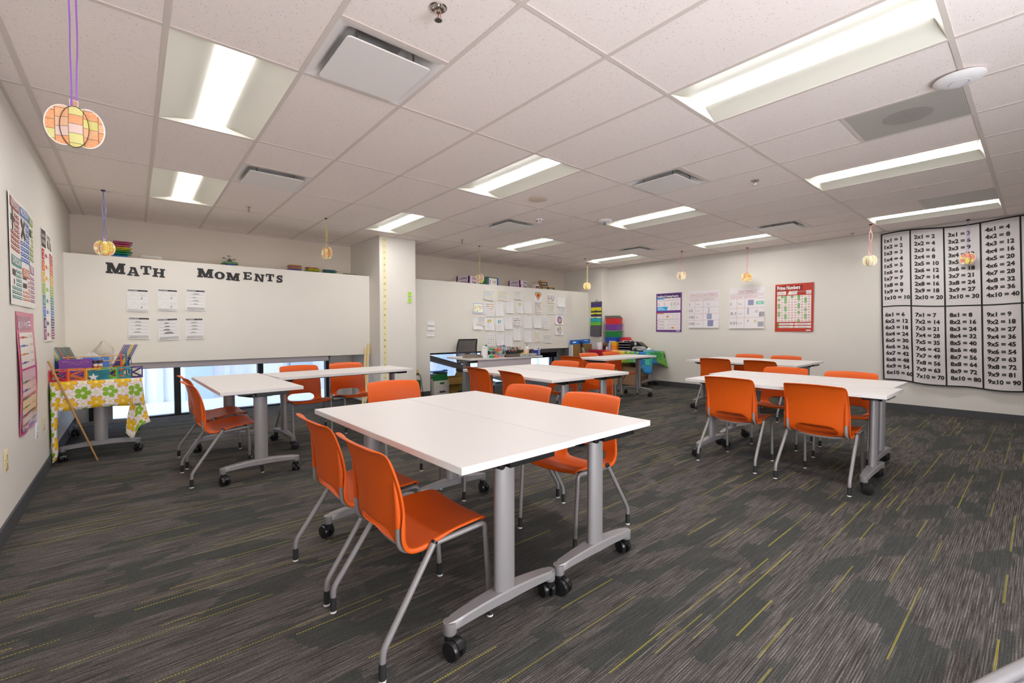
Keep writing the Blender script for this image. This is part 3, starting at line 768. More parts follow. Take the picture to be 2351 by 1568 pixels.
# ------------------------------------------------------------------ printed sheets
def curl(w, h, a, b=0.):
    return lambda x, y, n: (x, y, n+a*max(0, (.15-y/h))**2+b*max(0, y/h-.1)**2*abs(x/w))
OFFW = mat('sheet_white', 'ebe9ea', .7)
def sheet_board1(k, x, z, w_, h_, rot, lab):
    p = Panel((x, YW-.001, z), *FB, w_*.98, h_*.98, OFFW, .001, curl(w_, h_, .035), 4, 6, R(rot))
    W, Hh = w_*.98, h_*.98; L, B = -W/2, -Hh/2
    p.rect(L+.008, Hh/2-.030, W-.016, .020, INK, 1).text('DISCOVERING', L+.012, Hh/2-.027, .013, OFFW, 2, width=W*.45, bold=.02)
    p.rect(L+.60*W, Hh/2-.023, W*.33, .0025, GREY, 2).rect(L+.60*W, Hh/2-.028, W*.30, .0025, GREY, 2)
    if k < 2:
        p.rect(L+.008, B+.008, W-.016, .012, LGREY, 1).text('SHOW WHAT YOU KNOW', L+.012, B+.010, .006, INK, 2, width=W*.4)
        for oy, ax in ((.53, .26), (.12, .36)):
            b0 = B+oy*Hh
            p.line(L+.07*W, b0, L+.93*W, b0, .0018, LGREY).line(L+.07*W, b0, L+ax*W, b0+.30*Hh, .0018, LGREY).line(L+ax*W, b0+.30*Hh, L+.66*W, b0, .0018, LGREY)
            p.rect(L+.66*W, b0+.005, .010, .018, GREY).line(L+.66*W, b0+.022, L+.74*W, b0+.03, .003, GREY)
            for q in range(4): p.rect(L+.6*W-.0*q, b0+.27*Hh-.012*q, W*(.32-.03*(q % 2)), .0022, LGREY)
    else:
        p.rect(L+.010, B+.008, W-.02, .034, LGREY, 1).text('WHAT I LEARNED', L+.014, B+.012, .007, INK, 2, width=W*.36)
        p.rect(L+.05*W, Hh/2-.045, W*.7, .002, LGREY)
        rn = random.Random(k)
        for q in range(4):
            yy = Hh*(.24-.155*q); p.rect(L+.09*W, yy, W*.83, .0022, GREY)
            cx = L+W*(.42+.1*rn.random()); r0_ = .016+.010*rn.random()*(2.2 if k == 4 else 1)
            p.poly([(cx+r0_*1.5*cos(a), yy+.003+r0_*.75*max(0, sin(a))) for a in [pi*i/8 for i in range(9)]], LGREY if k != 4 else GREY)
            for m_ in range(5): p.line(cx-r0_+m_*r0_*.5, yy+.002, cx-r0_*.6+m_*r0_*.4, yy+r0_*.6, .0016, GREY, 2)
    p.build('worksheet', lab, 'worksheet', 'worksheets under the heading')
b1 = [(.508, 1.582, .205, .277), (.798, 1.598, .205, .277), (1.09, 1.608, .211, .28), (.514, 1.243, .207, .272), (.798, 1.23, .215, .282), (1.07, 1.238, .197, .278)]
b1l = ['worksheet with two triangle sketches at the upper left of six', 'worksheet with two triangle sketches at the upper middle of six', 'worksheet with ruled answer lines at the upper right of six', 'worksheet with ruled answer lines at the lower left of six', 'tilted worksheet with dark pencil scribbles at the lower middle of six', 'worksheet with ruled answer lines at the lower right of six']
for k, (q, lb, ro) in enumerate(zip(b1, b1l, (-1, -1, -1, -1, 3.5, 1))): sheet_board1(k, *q, ro, lb)

PAST = ['e8c9a0', 'a9c8e0', 'c9bfe0', 'e6d98c', 'b8d8b4', 'e7b9b4']
BRT = ['e0802c', '3c6fc0', 'd23b60', '3f9b4f', 'e0c23c', '7b4fa8']
def sheet_board2(kind, x, z, w_, h_, rot, lab, seed):
    rn = random.Random(seed)
    p = Panel((x, YW-.001, z), *FB, w_, h_, OFFW, .001, None if kind == 'shield' else curl(w_, h_, .03+.04*rn.random(), .02), 3, 5, R(rot))
    W, Hh = w_, h_; L, B = -W/2, -Hh/2
    def scale(pal, m=.014, nx=7, ny=6):
        iw, ih = W-2*m, Hh-2*m
        p.rect(-W/2+m, -Hh/2+m, iw, ih, C('dfe0e0'))
        for a in range(nx):
            for b in range(ny):
                cx = L+m+iw*(a+.5)/nx; cy = B+m+ih*(b+(.28 if a % 2 else .62))/ny
                p.disc(cx, cy, iw/nx*.47, C(rn.choice(pal)), 2, 8, ih/ny*.38)
    def lines(n=14, c=C('d6d3d4'), x0=.1, x1=.9, top=.9):
        for q in range(n):
            yy = B+Hh*(.08+(top-.08)*q/(n-1)); p.rect(L+W*x0, yy, W*(x1-x0)*(.45+.55*rn.random()), .0024, c)
    if kind == 'scale': scale(PAST)
    elif kind == 'scale_blue': scale(['9cbde0', 'e5d26c', 'bfd9ea', 'dcb0c0', 'a8d0b0'])
    elif kind == 'text': lines(16); p.rect(L+W*.25, B+Hh*.93, W*.5, .003, GREY)
    elif kind == 'ruled':
        for q in range(6): p.rect(L+.05*W, B+Hh*(.15+.13*q), W*.9, .0016, LGREY)
    elif kind == 'shield':
        p.poly([(-.075, .088), (.075, .088), (.105, .045), (0, -.09), (-.105, .045)], C('2b3fa8'), 1)
        p.poly([(-.066, .076), (.066, .076), (.088, .044), (0, -.072), (-.088, .044)], C('e6d21c'), 2)
        p.poly([(-.045, .055), (.045, .055), (.05, .02), (0, -.04), (-.05, .02)], C('c8283a'), 3)
    elif kind == 'jumble':
        p.rect(L+.012, B+.012, W-.024, Hh-.024, C('4a7fc8')).rect(L+.020, B+.020, W-.04, Hh-.04, C('f2f0e6'), 2)
        for q in range(26): p.disc(L+W*(.14+.72*rn.random()), B+Hh*(.16+.68*rn.random()), .007+.010*rn.random(), C(rn.choice(['e3cf4a', '4f92d0', 'd8e070', 'e8a0b0', 'f0efe8'])), 3, 7)
    elif kind == 'rows_bright':
        for a in range(5):
            for b in range(6):
                cx, cy = L+W*(.14+.18*a), B+Hh*(.10+.155*b)
                p.rect(cx-.010, cy-.010, .020, .020, C(rn.choice(BRT)), 1).disc(cx, cy+.013, .007, C(rn.choice(BRT)), 2, 7)
    elif kind == 'half_bright':
        for a in range(5):
            for b in range(6):
                cx, cy = L+W*(.14+.18*a), B+Hh*(.10+.155*b)
                cc = C(rn.choice(BRT)) if b > 3 or (b == 3 and a > 1) else GREY
                if b > 2 or True: p.ring(cx, cy, .012, .004 if cc is GREY else .011, cc, 1, 8)
    elif kind == 'strips':
        for b in range(5):
            for a in range(10): p.rect(L+W*(.06+.088*a), B+Hh*(.10+.165*b), W*.075, Hh*.10, C(rn.choice(['e0802c', '3f9b4f', '4f92d0', 'e3cf4a', 'f0efe8', 'd23b60'])))
    elif kind == 'strips_pale':
        for b in range(6):
            p.rect(L+W*.06, B+Hh*(.09+.145*b), W*.88, Hh*.015, GREY)
            for a in range(7): p.rect(L+W*(.07+.125*a), B+Hh*(.115+.145*b), W*.10, Hh*.085, C(rn.choice(['e5c79c', 'b8d8b4', 'cfe0c0', 'e7b9a4'])))
    elif kind == 'strips_dark':
        for b in range(4):
            p.rect(L+W*.04, B+Hh*(.06+.23*b), W*.92, Hh*.022, INK)
            for a in range(8):
                if rn.random() < .7: p.rect(L+W*(.06+.11*a), B+Hh*(.09+.23*b), W*.08*rn.random()+.004, Hh*(.05+.1*rn.random()), C(rn.choice(['e0a040', '303030', '8c8c8c', 'c86050', '5080b0'])))
    elif kind in ('blob_yellow', 'blob_cyan', 'blob_green'):
        cc = {'blob_yellow': 'd9c23a', 'blob_cyan': '6cb8c8', 'blob_green': 'c9d070'}[kind]
        lines(9, LGREY, .1, .9, .45); p.rect(L+W*.30, B+Hh*.60, W*.16, Hh*.24, C(cc)).rect(L+W*.52, B+Hh*.66, W*.16, Hh*.18, C(cc)); p.rect(L+W*.3, B+Hh*.55, W*.4, Hh*.02, C('8fa6c8'))
    elif kind == 'dots':
        for a in range(4):
            for b in range(6): p.disc(L+W*(.16+.22*a), B+Hh*(.10+.15*b), .011, GREY if b < 4 else LGREY, 1, 9)
    elif kind == 'dots_color':
        for a in range(4):
            for b in range(7): p.disc(L+W*(.16+.22*a), B+Hh*(.08+.13*b), .012, C(rn.choice(['b0a8a0', 'e3cf4a', '9cc8e0', 'e7a0a4', 'a09890'])), 1, 9)
    elif kind == 'rosette':
        for r_, m_ in ((.074, 18), (.052, 14), (.030, 10)):
            for q in range(m_): p.disc(r_*cos(2*pi*q/m_)*.86+W*.06, r_*sin(2*pi*q/m_), r_*.19+.002, C(rn.choice(BRT if seed % 2 == 0 else PAST+['d0503c', '6fa070'])), 1, 7)
        p.disc(W*.06, 0, .015, C('d23b40' if seed % 2 == 0 else 'e7b9b4'), 2, 10)
    elif kind == 'note': lines(4, LGREY, .12, .9, .8)
    p.build('student_paper' if kind != 'note' else 'paper_note', lab, 'paper', 'student papers on the right board')
b2 = [('scale', 5.892, 1.909, .265, .208, -4, 'pastel scale pattern sheet at the top left corner of the papers'),
 ('scale', 6.239, 1.914, .27, .21, 0, 'pastel scale pattern sheet second from left in the top row'),
 ('scale', 6.653, 1.949, .21, .196, 1, 'pastel scale pattern sheet just left of the shield drawing'),
 ('shield', 7.254, 1.945, .24, .205, 0, 'shield shaped drawing in blue, yellow and red'),
 ('strips', 7.653, 1.91, .24, .196, 0, 'sheet of bright pattern strips right of the shield drawing'),
 ('ruled', 7.976, 1.843, .25, .21, -1, 'plain ruled sheet at the top right of the papers'),
 ('jumble', 5.634, 1.64, .258, .209, 0, 'blue edged drawing with yellow and blue shapes at the far left'),
 ('half_bright', 5.922, 1.618, .205, .275, 1, 'sheet half coloured with small bright figures, right of the blue edged drawing'),
 ('text', 6.164, 1.63, .207, .28, 2, 'blank looking worksheet right of the half coloured sheet'),
 ('text', 6.438, 1.682, .209, .256, -1, 'blank looking worksheet below and between the second and third pattern sheets'),
 ('blob_green', 6.717, 1.694, .165, .255, -1, 'narrow worksheet with yellow green marks in the second row'),
 ('text', 6.951, 1.697, .208, .276, 0, 'blank looking worksheet left of the bright figures sheet'),
 ('rows_bright', 7.247, 1.692, .192, .264, 0, 'sheet of bright red, orange and blue figures below the shield drawing'),
 ('strips_pale', 7.648, 1.673, .25, .221, 0, 'sheet of pale orange and green strips below the bright strips'),
 ('scale_blue', 7.987, 1.65, .24, .178, -1, 'blue and yellow pattern sheet below the plain ruled sheet'),
 ('ruled', 5.615, 1.325, .22, .21, 0, 'white sheet peeking out under a pastel pattern sheet at the left'),
 ('scale', 5.700, 1.395, .19, .185, -6, 'tilted pastel pattern sheet in the third row at the far left'),
 ('blob_yellow', 5.905, 1.329, .236, .254, -1, 'worksheet with yellow marks in the third row'),
 ('blob_cyan', 6.169, 1.318, .207, .267, 2, 'curling worksheet with blue green marks in the third row'),
 ('text', 6.404, 1.358, .20, .265, 0, 'blank looking worksheet left of the black and orange strips'),
 ('strips_dark', 6.631, 1.391, .225, .206, 0, 'sheet with black lines and orange bits in the third row'),
 ('text', 6.941, 1.38, .212, .274, 0, 'blank looking worksheet right of the black and orange strips'),
 ('text', 7.222, 1.386, .225, .273, -1, 'blank looking worksheet left of the folded dotted sheet'),
 ('dots', 7.48, 1.372, .168, .283, 3, 'folded sheet of grey dots in the third row'),
 ('rosette', 7.914, 1.431, .255, .205, 0, 'sheet with a bold red centred rosette at the right'),
 ('rosette', 7.912, 1.196, .255, .205, 0, 'sheet with a pale rosette, below the bold rosette'),
 ('dots', 5.94, 1.008, .193, .26, 2, 'sheet of large grey dots right of the office chair back'),
 ('text', 6.176, 1.013, .2, .248, 1, 'blank looking worksheet in the bottom row right of the dotted sheet'),
 ('text', 6.409, 1.006, .205, .277, -2, 'blank looking worksheet in the bottom row with a curled corner'),
 ('text', 6.637, 1.127, .205, .276, 0, 'blank looking worksheet hanging below the black and orange strips'),
 ('text', 6.938, 1.084, .205, .283, 1, 'blank looking worksheet left of the coloured dots in the bottom row'),
 ('dots_color', 7.233, 1.056, .155, .238, 3, 'narrow sheet of coloured dots in the bottom row'),
 ('scale', 7.55, 1.014, .265, .19, -2, 'curled pastel pattern sheet at the bottom right of the papers'),
 ('note', 4.574, 1.34, .14, .083, 0, 'topmost of three small white notes near the pillar'),
 ('note', 4.577, 1.249, .135, .083, -2, 'middle of three small white notes near the pillar'),
 ('note', 4.562, 1.141, .15, .090, 1, 'lowest of three small white notes near the pillar')]
for i, q in enumerate(b2): sheet_board2(*q, i)

# number line on the pillar, sticky notes
YEL = mat('number_strip_yellow', 'e9dfa9', .7)
p = Panel((3.508, 3.969, 1.37), *FB, .05, 2.60, YEL, .001)
zero = 1.45
for k in range(-13, 13):
    yy = zero+k*.0995
    if yy > 2.66 or yy < .1: continue
    t = ('-' if k > 0 else '')+str(abs(k))
    strong = k in (0, 1, -2, -4, -5, 3, 5)
    p.text(t, 0, yy-1.37-.017, .034 if abs(k) < 10 else .026, C('2a2622') if strong else C('8b8168'), 1, center=True, bold=.012 if strong else 0.)
    p.rect(-.024, yy-1.37, .006, .002, C('8b8168'))
p.build('number_line', 'tall pale yellow paper number line up the front of the pillar', 'number line')
NG = mat('sticky_green', 'b9e668', .7)
for z, ro, lb in ((1.802, 1, 'upper green sticky note on the pillar'), (1.699, -8, 'lower tilted green sticky note on the pillar')):
    p = Panel((3.945, 3.969, z), *FB, .072, .076, NG, .001, curl(.07, .076, .03), 2, 4, R(ro))
    p.ring(0, .008, .016, .003, C('5d8a34')).rect(-.02, -.022, .04, .003, C('5d8a34')); p.line(-.004, -.008, .012, .004, .003, C('4a6c2a'), 2)
    p.build('sticky_note', lb, 'sticky note', 'green sticky notes')

# ------------------------------------------------------------------ right wall posters
XP = XR-.001
def cy(a, b): return (a+b)/2
p = Panel((XP, 2.377, 1.577), *FR, .596, .826, C('6d3a8c', .35), .002, lambda x, y, n: (x, y, n+.004*(1+sin(x*7+1))), 8, 1)
p.rect(-.285, .31, .55, .085, C('45235e', .35)).text('Simplifying & Ordering Fractions', -.272, .325, .046, C('f4f0f6'), 2, width=.50, bold=.02)
for y, h in ((.045, .26), (-.37, .36)): p.rect(-.272, y, .545, h, C('ece4e6', .4))
p.rect(-.272, .285, .17, .028, C('32a0dc'), 2); p.poly([(-.272, .04), (-.04, .04), (-.012, .125), (-.272, .125)], C('28a4e0'), 2)
p.rect(-.272, -.025, .16, .022, C('e0762c'), 2)
for q in range(5): p.rect(-.262, .055+.013*q, .2-.02*q, .004, C('e4f2fa'), 3)
rn = random.Random(3)
for y in (.265, .25, -.05, -.14, -.15): p.rect(-.25, y, .50, .005, C('b4a8b4'), 2)
for x in (-.24, -.1, .06, .14, .22):
    p.text('10', x-.01, .185, .03, C('d2605a'), 2).rect(x-.012, .178, .034, .003, GREY, 2).text('15', x-.01, .145, .03, C('5a78c0'), 2)
for x in (.085, .17): p.ring(x, .18, .035, .004, C('6aa870'), 2); p.ring(x, .09, .035, .004, C('6aa870'), 2)
for j, y in enumerate((-.10, -.195, -.265, -.335)):
    for i in range(6): p.text(str(rn.randint(1, 9)), -.01+.045*i if j else -.22+.08*i, y, .022, C('d2605a' if i % 2 else '5a78c0'), 2).rect(-.012+.045*i if j else -.222+.08*i, y-.006, .02, .002, GREY, 2)
    if j:
        for k in range(4): p.rect(-.245, y+.02-.012*k, .15, .004, C('b4a8b4'), 2)
        p.disc(-.262, y+.03, .010, C('e0762c'), 3)
for x, y in ((-.02, -.09), (.10, -.33)): p.poly([(x-.025, y-.01), (x+.005, y-.01), (x+.005, y-.022), (x+.03, y+.005), (x+.005, y+.03), (x+.005, y+.02), (x-.025, y+.02)], C('e08a2c'), 4)
p.rect(.18, -.40, .08, .02, C('ddd4e2'), 2)
p.build('fractions_poster', 'purple bordered fractions poster, leftmost on the right hand wall', 'poster', 'posters on the right hand wall')
def chart(Yc, Zc, w_, h_, title, rows, vx, cat_lab, tx):
    p = Panel((XP, Yc, Zc), *FR, w_, h_, mat('chart_paper', 'e9e4e6', .7), .0015, curl(w_, h_, .05), 4, 6)
    RD = C('c88a90'); top = h_/2
    p.text(title, tx, top-.115, .062, C('d49aa2'), 1, width=w_*(.92 if len(title) > 9 else .52))
    for q in range(16): p.ring(-w_/2+w_*(q+.6)/16.4, top-.135+.01*(q % 2), .016, .003, RD, 1, 8)
    y0, y1 = top-.16, -h_/2+.02
    for x in vx: p.rect(x, y1, .004, y0-y1, RD, 1)
    ys_ = [y0-.045]; step = (y0-.045-y1)/len(rows)
    p.rect(-w_/2+.01, y0, w_-.02, .004, RD, 1).rect(-w_/2+.01, y0-.045, w_-.02, .004, RD, 1)
    for k, t in enumerate(('VALUE', 'NAME', 'REPRESENTATION')): p.text(t, ([-w_/2+.012]+[v+.012 for v in vx])[k], y0-.032, .020, C('c0707a'), 1, width=(.085, .08, .20)[k])
    for k, (v, nm, ic) in enumerate(rows):
        yb = y0-.045-step*(k+1); ym = yb+step*.35
        if k < len(rows)-1: p.rect(-w_/2+.01, yb, w_-.02, .004, RD, 1)
        p.text(v, -w_/2+.018, ym-.01, .058, C('3c3a3c'), 1, width=None if len(v) == 1 else min(.115, .03*len(v)+.01))
        p.text(nm, vx[0]+.022, ym, .040, C('b4aeb0'), 1)
        for (ax, ay, aw, ah, cc, nx_, ny_) in ic:
            p.rect(ax, yb+ay, aw, ah, C(cc), 1)
            for i in range(1, nx_): p.rect(ax+aw*i/nx_, yb+ay, .0016, ah, C('8f8ea4'), 2)
            for i in range(1, ny_): p.rect(ax, yb+ay+ah*i/ny_, aw, .0016, C('8f8ea4'), 2)
    p.build('number_chart', cat_lab, 'chart', 'handwritten charts on the right hand wall')
chart(1.611, 1.622, .628, .748, 'WHOLE NUMBERS', [('1', 'one', [(.08, .04, .03, .035, 'c9c6d6', 2, 2)]), ('10', 'rod', [(.10, .012, .02, .11, 'b2b4d0', 1, 8)]), ('100', 'flat', [(.07, .02, .10, .11, 'a9acd0', 8, 8)]), ('1000', 'cube', [(.09, .012, .115, .12, '8f92bc', 8, 8)])], (-.185, -.01), 'handwritten whole numbers chart beside the fractions poster', -.29)
chart(.784, 1.617, .622, .765, 'DECIMALS', [('1', 'flat', [(.02, .05, .10, .10, '9a9cc4', 8, 8), (.16, .06, .135, .06, '8fd0bc', 1, 1), (.20, .075, .05, .03, 'dff0ea', 1, 1)]), ('0.1', 'rod', [(.01, .06, .03, .13, 'b2b4d0', 1, 8), (.22, .02, .085, .085, 'b9b7bd', 9, 9), (.22, .02, .009, .085, '2c2c30', 1, 1), (.145, .09, .05, .05, 'cbc9ca', 1, 1)]), ('0.01', 'unit', [(.01, .10, .035, .04, 'c9c6d6', 2, 2), (.13, .09, .05, .05, 'd9cdb4', 1, 1), (.20, .015, .10, .09, 'b9b7bd', 9, 9), (.20, .096, .011, .010, '1c1c20', 1, 1)])], (-.18, -.04), 'handwritten decimals chart left of the red poster', -.15)
p = Panel((XP, .005, 1.592), *FR, .590, .83, C('c13a28', .3), .002, lambda x, y, n: (x, y, n+.009+.005*sin(x*9)+.003*sin(y*8)), 8, 8)
p.rect(-.285, .300, .42, .085, C('8c1f1f', .3), 2).text('Prime Numbers', -.265, .318, .066, C('f6f0ee'), 3, width=.36, bold=.03)
p.rect(-.262, .225, .14, .062, C('eee6e2'), 3); p.poly([(-.10, .225), (.262, .225), (.262, .287), (-.075, .287)], C('eee6e2'), 3)
for q in range(4): p.rect(-.255, .235+.012*q, .12-.01*q, .004, C('a8a0a4'), 4)
for q in range(2): p.rect(-.04, .262+.012*q, .28-.06*q, .004, C('a8a0a4'), 4)
p.text('2 x 3 = 6 and 7 x 5 = 35', -.02, .236, .016, C('3c3a3c'), 4, width=.25)
p.rect(-.262, -.245, .525, .455, C('efe9e6'), 3)
pr_ = {2, 3, 5, 7, 11, 13, 17, 19, 23, 29, 31, 37, 41, 43, 47, 53, 59, 61, 67, 71, 73, 79, 83, 89, 97}
for k in range(1, 101):
    cx = -.232+.0515*((k-1) % 10); cyy = .188-.0455*((k-1)//10)
    if k in pr_: p.disc(cx, cyy, .0225, C('4a9a3c'), 4, 16); p.disc(cx, cyy, .0165, C('6fb85c'), 5, 12); p.text(str(k), cx, cyy-.009, .018, C('f4f4ec'), 6, center=True, bold=.02)
    else: p.text(str(k), cx, cyy-.010, .020, C('c8473a'), 4, center=True, bold=.02)
for x, y, gr in ((-.245, -.285, 1), (-.245, -.335, 1), (.02, -.285, 0), (.02, -.335, 0)):
    p.rect(x+.01, y-.015, .235, .036, C('eee6e2'), 3); p.disc(x+.005, y+.003, .018, C('4a9a3c' if gr else 'f2eae6'), 4)
    p.text('9' if not gr else '3', x+.005, y-.006, .018, C('f4f4ec' if gr else 'c8473a'), 5, center=True)
    for q in range(2): p.rect(x+.04, y+.006-.012*q, .15, .004, C('a8a0a4'), 4)
p.rect(.19, -.40, .07, .02, C('dcdcec'), 3)
p.build('prime_numbers_poster', 'red laminated prime numbers poster with green circles', 'poster', 'posters on the right hand wall')
# multiplication banner
BW, BHt = 1.76, 2.205
CLOTH = mat('banner_cloth', 'd9d3d4', .75); BBLK = mat('banner_black', '1a1818', .7)
YC, ZC = -1.16-BW/2, 2.662-BHt/2
def bwave(x, y, n):
    v = (BHt/2-y)/BHt; u = (x+BW/2)/BW
    k = v*(1-v*.25)
    dx = -.0-.085*v*(1-.4*u)*-1
    dz = .010*sin(u*pi*5)*v - .05*sin(min(u, 1)*pi*.75)*v*v + (.018*sin(3.1*pi*u)*(1-v)) + .03*v*(u < 0)
    off = .022+.02*max(0, v-.4)+.015*k*(1+sin(u*17+v*2.2))+.014*k*sin(u*31-v*5)+.018*max(0, v-.45)*sin((u*1.0+v*.55)*26)
    return x+.075*v-.03*sin(v*pi)*max(0, .35-u), y+dz, n+off
p = Panel((XR-.004, YC, ZC), *FR, BW, BHt, CLOTH, .0015, bwave, 64, 48)
colx = [0, .335, .690, 1.045, 1.40, BW]
for k, x in enumerate(colx):
    p.rect(-BW/2+max(0, min(BW-.018, x-.009)), -BHt/2, .018, BHt, BBLK, 2)
for z, t_ in ((BHt/2-.018, .018), (-BHt/2, .018), (-.012, .018)): p.rect(-BW/2, z, BW, t_, BBLK, 2)
for k in range(5):
    for half in range(2):
        a = k+1+5*half
        for r_ in range(10):
            zt = BHt/2-.145-.0955*r_-half*1.11
            p.text('%dx%d = %d' % (a, r_+1, a*(r_+1)), -BW/2+colx[k]+.042, zt, .054, BBLK, 3, bold=.042, sx=.94)
p.build('multiplication_banner', 'large white cloth multiplication table banner on the right hand wall', 'banner')

# ------------------------------------------------------------------ left wall posters and outlets
XLp = XL+.001
def lp(Y0, Y1, Z0, Z1, m, warp=None, nx=4, ny=8): return Panel((XLp, (Y0+Y1)/2, (Z0+Z1)/2), *FL, Y1-Y0, Z1-Z0, m, .003, warp, nx, ny)
p = lp(1.42, 2.36, 1.385, 2.10, C('eee9e4', .45), lambda x, y, n: (x, y, n+.008*sin(x*5+1)**2), 8, 4)
W_, H_ = .94, .715; L, B = -W_/2, -H_/2
def block(x, y, w_, h_, c, head, sym, cols, rows_):
    p.rect(x, y+h_-.075, w_, .065, C(c, .45)).text(head, x+.03, y+h_-.06, .045, C('f6f2ee'), 2, width=w_-.06, bold=.02)
    DK = C('4a4246')
    sx, sy = x+w_*.26, y+h_*.60
    if sym == '+': p.rect(sx-.075, sy-.02, .15, .04, DK).rect(sx-.02, sy-.075, .04, .15, DK, 2)
    if sym == 'x': p.line(sx-.055, sy-.065, sx+.055, sy+.065, .04, DK).line(sx-.055, sy+.065, sx+.055, sy-.065, .04, DK, 2)
    if sym == '-': p.rect(sx-.06, sy-.02, .12, .055, DK)
    if sym == '/': p.rect(sx-.07, sy-.02, .14, .04, DK).disc(sx, sy+.06, .02, DK).disc(sx, sy-.06, .02, DK)
    if sym == '=': p.rect(sx-.06, sy+.01, .12, .035, DK).rect(sx-.06, sy-.05, .12, .035, DK)
    for i in range(cols):
        for j in range(rows_):
            if sym and i < cols/2 and j >= rows_*.42: continue
            bx, by = x+w_*i/cols, y+.008+(h_-.095)*j/rows_
            p.rect(bx+.004, by+.004, w_/cols-.010, (h_-.095)/rows_-.010, C(c, .45)); p.rect(bx+.018, by+(h_-.095)/rows_*.4, w_/cols*.5, .006, C('f6f2ee'), 2)
block(L+.03, B+.345, .33, .355, 'a4343a', 'ADDITION', '+', 4, 8)
block(L+.38, B+.30, .33, .40, '4a78c8', 'MULTIPLICATION', 'x', 4, 8)
block(L+.73, B+.345, .19, .355, '86a83c', 'SUBTRACT', '-', 2, 7)
block(L+.03, B+.03, .36, .30, '2f8a8c', 'DIVISION', '/', 4, 7)
block(L+.41, B+.03, .26, .25, 'cf6c3c', 'EQUALS', '=', 3, 6)
block(L+.69, B+.03, .23, .30, 'a2689c', 'INTEGERS', '', 2, 6)
p.build('operations_poster', 'wide white poster of colourful operation words, nearest on the left wall', 'poster', 'posters on the left wall')
p = lp(2.76, 3.43, 1.12, 2.10, C('eee9e4', .45), lambda x, y, n: (x, y, n+.010*cos(x*4)**2), 8, 4)
p.rect(-.335, .33, .19, .15, C('4b4144')).text('WHAT IS', -.32, .41, .034, OFFW, 2, width=.15).text('DIVISIBLE', -.32, .36, .034, OFFW, 2, width=.16)
p.text('DIVISIBILITY', -.10, .425, .040, C('4b4144'), 1, width=.30).text('RULES', -.09, .345, .07, C('4b4144'), 1, width=.30, bold=.02)
for k, (c, t) in enumerate(zip(['b8303c', 'dd6a2c', 'e3b030', '94bc3c', '3f9a98', '5a86cc', '5a4a78', '9c5684'], '23456789')):
    y = .225-.0995*k
    p.rect(-.335, y-.005, .115, .093, C(c)).text(t, -.295, y+.012, .06, C('f4efe8'), 2, bold=.02)
    p.rect(-.185, y+.025, .05, .03, C(c)); p.poly([(-.14, y+.015), (-.105, y+.04), (-.14, y+.065)], C(c))
    p.text('IF...', -.08, y+.02, .03, C('8b8486'), 1); p.rect(.03, y-.005, .295, .093, C(c))
    for q in range(3): p.rect(.05, y+.012+.024*q, .24-.05*(q % 2), .008, C('f4efe8'), 2)
p.build('divisibility_poster', 'tall divisibility rules poster with rainbow numbers, nearest the corner', 'poster', 'posters on the left wall')
PINK = C('cc4a78', .25)
p = lp(1.59, 2.25, .51, 1.344, PINK, lambda x, y, n: (x, y, n+.007+.006*sin(y*7+2)+.006*max(0, -y-.2)*8*sin(x*9)**2), 6, 12)
p.rect(-.31, .29, .50, .10, C('9c2f6a', .25)).text('Signs and Words', -.295, .31, .062, C('f4e8ee'), 2, width=.34).rect(.07, .345, .09, .012, C('f4e8ee'), 2).rect(.07, .322, .11, .012, C('f4e8ee'), 2)
p.rect(-.31, -.40, .62, .13, C('6c1e58', .25), 1)
for y, h, c in ((.03, .245, 'eadfda'), (-.16, .175, 'd9b9c4'), (-.28, .10, 'e2bd9a'), (-.375, .08, 'c99a6c')): p.rect(-.285, y, .52, h, C(c, .3), 2)
for k in range(10):
    y = .235-.058*k if k < 4 else .16-.058*k
    cc = ['d2473c', '4a62b8', 'dd8a2c', '7a3c8c', '2f7a4c', '3c3c8c', '2f7a4c', '6c8c2c', 'c8583c', 'b03c5c'][k]
    p.rect(-.27, y, .03, .012, C(cc), 3).rect(-.22, y, .12, .014, C(cc), 3).rect(-.09, y+.002, .10, .008, C('8a7c80'), 3); p.text('5 + 3 = 8', .08, y, .022, C('3c3438'), 3, width=.12)
p.text('KEY WORDS', -.28, -.39, .02, C('f4e8ee'), 3, width=.2); p.rect(.13, -.37, .10, .05, C('d8cfe0'), 3); p.text('MATHS', .14, -.355, .02, C('5a62a8'), 4, width=.08)
p.build('signs_poster', 'glossy pink signs and words poster low on the left wall', 'poster', 'posters on the left wall')
IVORY = mat('ivory_plastic', 'd9cc9c', .4)
def outlet(label, O, F, w_, h_, m=IVORY, duplex=2):
    t = thing('wall_outlet', label, 'outlet', O); Rv, Uv = Vector(F[0]), Vector(F[1]); N = Rv.cross(Uv)
    def bx(g, x, y, n, w2, h2, d, m2): g.rings([[Rv*(x+a*w2/2*s)+Uv*(y+b*h2/2*s)+N*(n+q) for a, b in ((-1, -1), (1, -1), (1, 1), (-1, 1))] for q, s in ((0, 1), (d*.6, 1), (d, .94))], m2)
    g = G(); bx(g, 0, 0, .001, w_, h_, .006, m); g.build('cover_plate', t)
    for s in (-1, 1):
        g = G(); bx(g, 0, s*h_*.19, .006, w_*.48, h_*.26, .003, m); a = g.build('socket', t)
        g = G()
        for q in (-1, 1): bx(g, q*w_*.09, s*h_*.19+.003, .009, .003, .011, .0006, INK)
        bx(g, 0, s*h_*.19-.010, .009, .006, .006, .0006, INK); g.build('slots', a)
    return t
outlet('ivory wall outlet nearest the viewer, at the left edge', (XL, 1.168, .45), FL, .085, .13)
outlet('white wall outlet below the pink poster', (XL, 2.243, .44), FL, .075, .118, WPLAS)
outlet('ivory wall outlet beside the flowered tablecloth', (XL, 2.60, .442), FL, .085, .125)
outlet('ivory wall outlet with a black plug, right of the pillar', (4.297, YW, .46), FB, .072, .118)
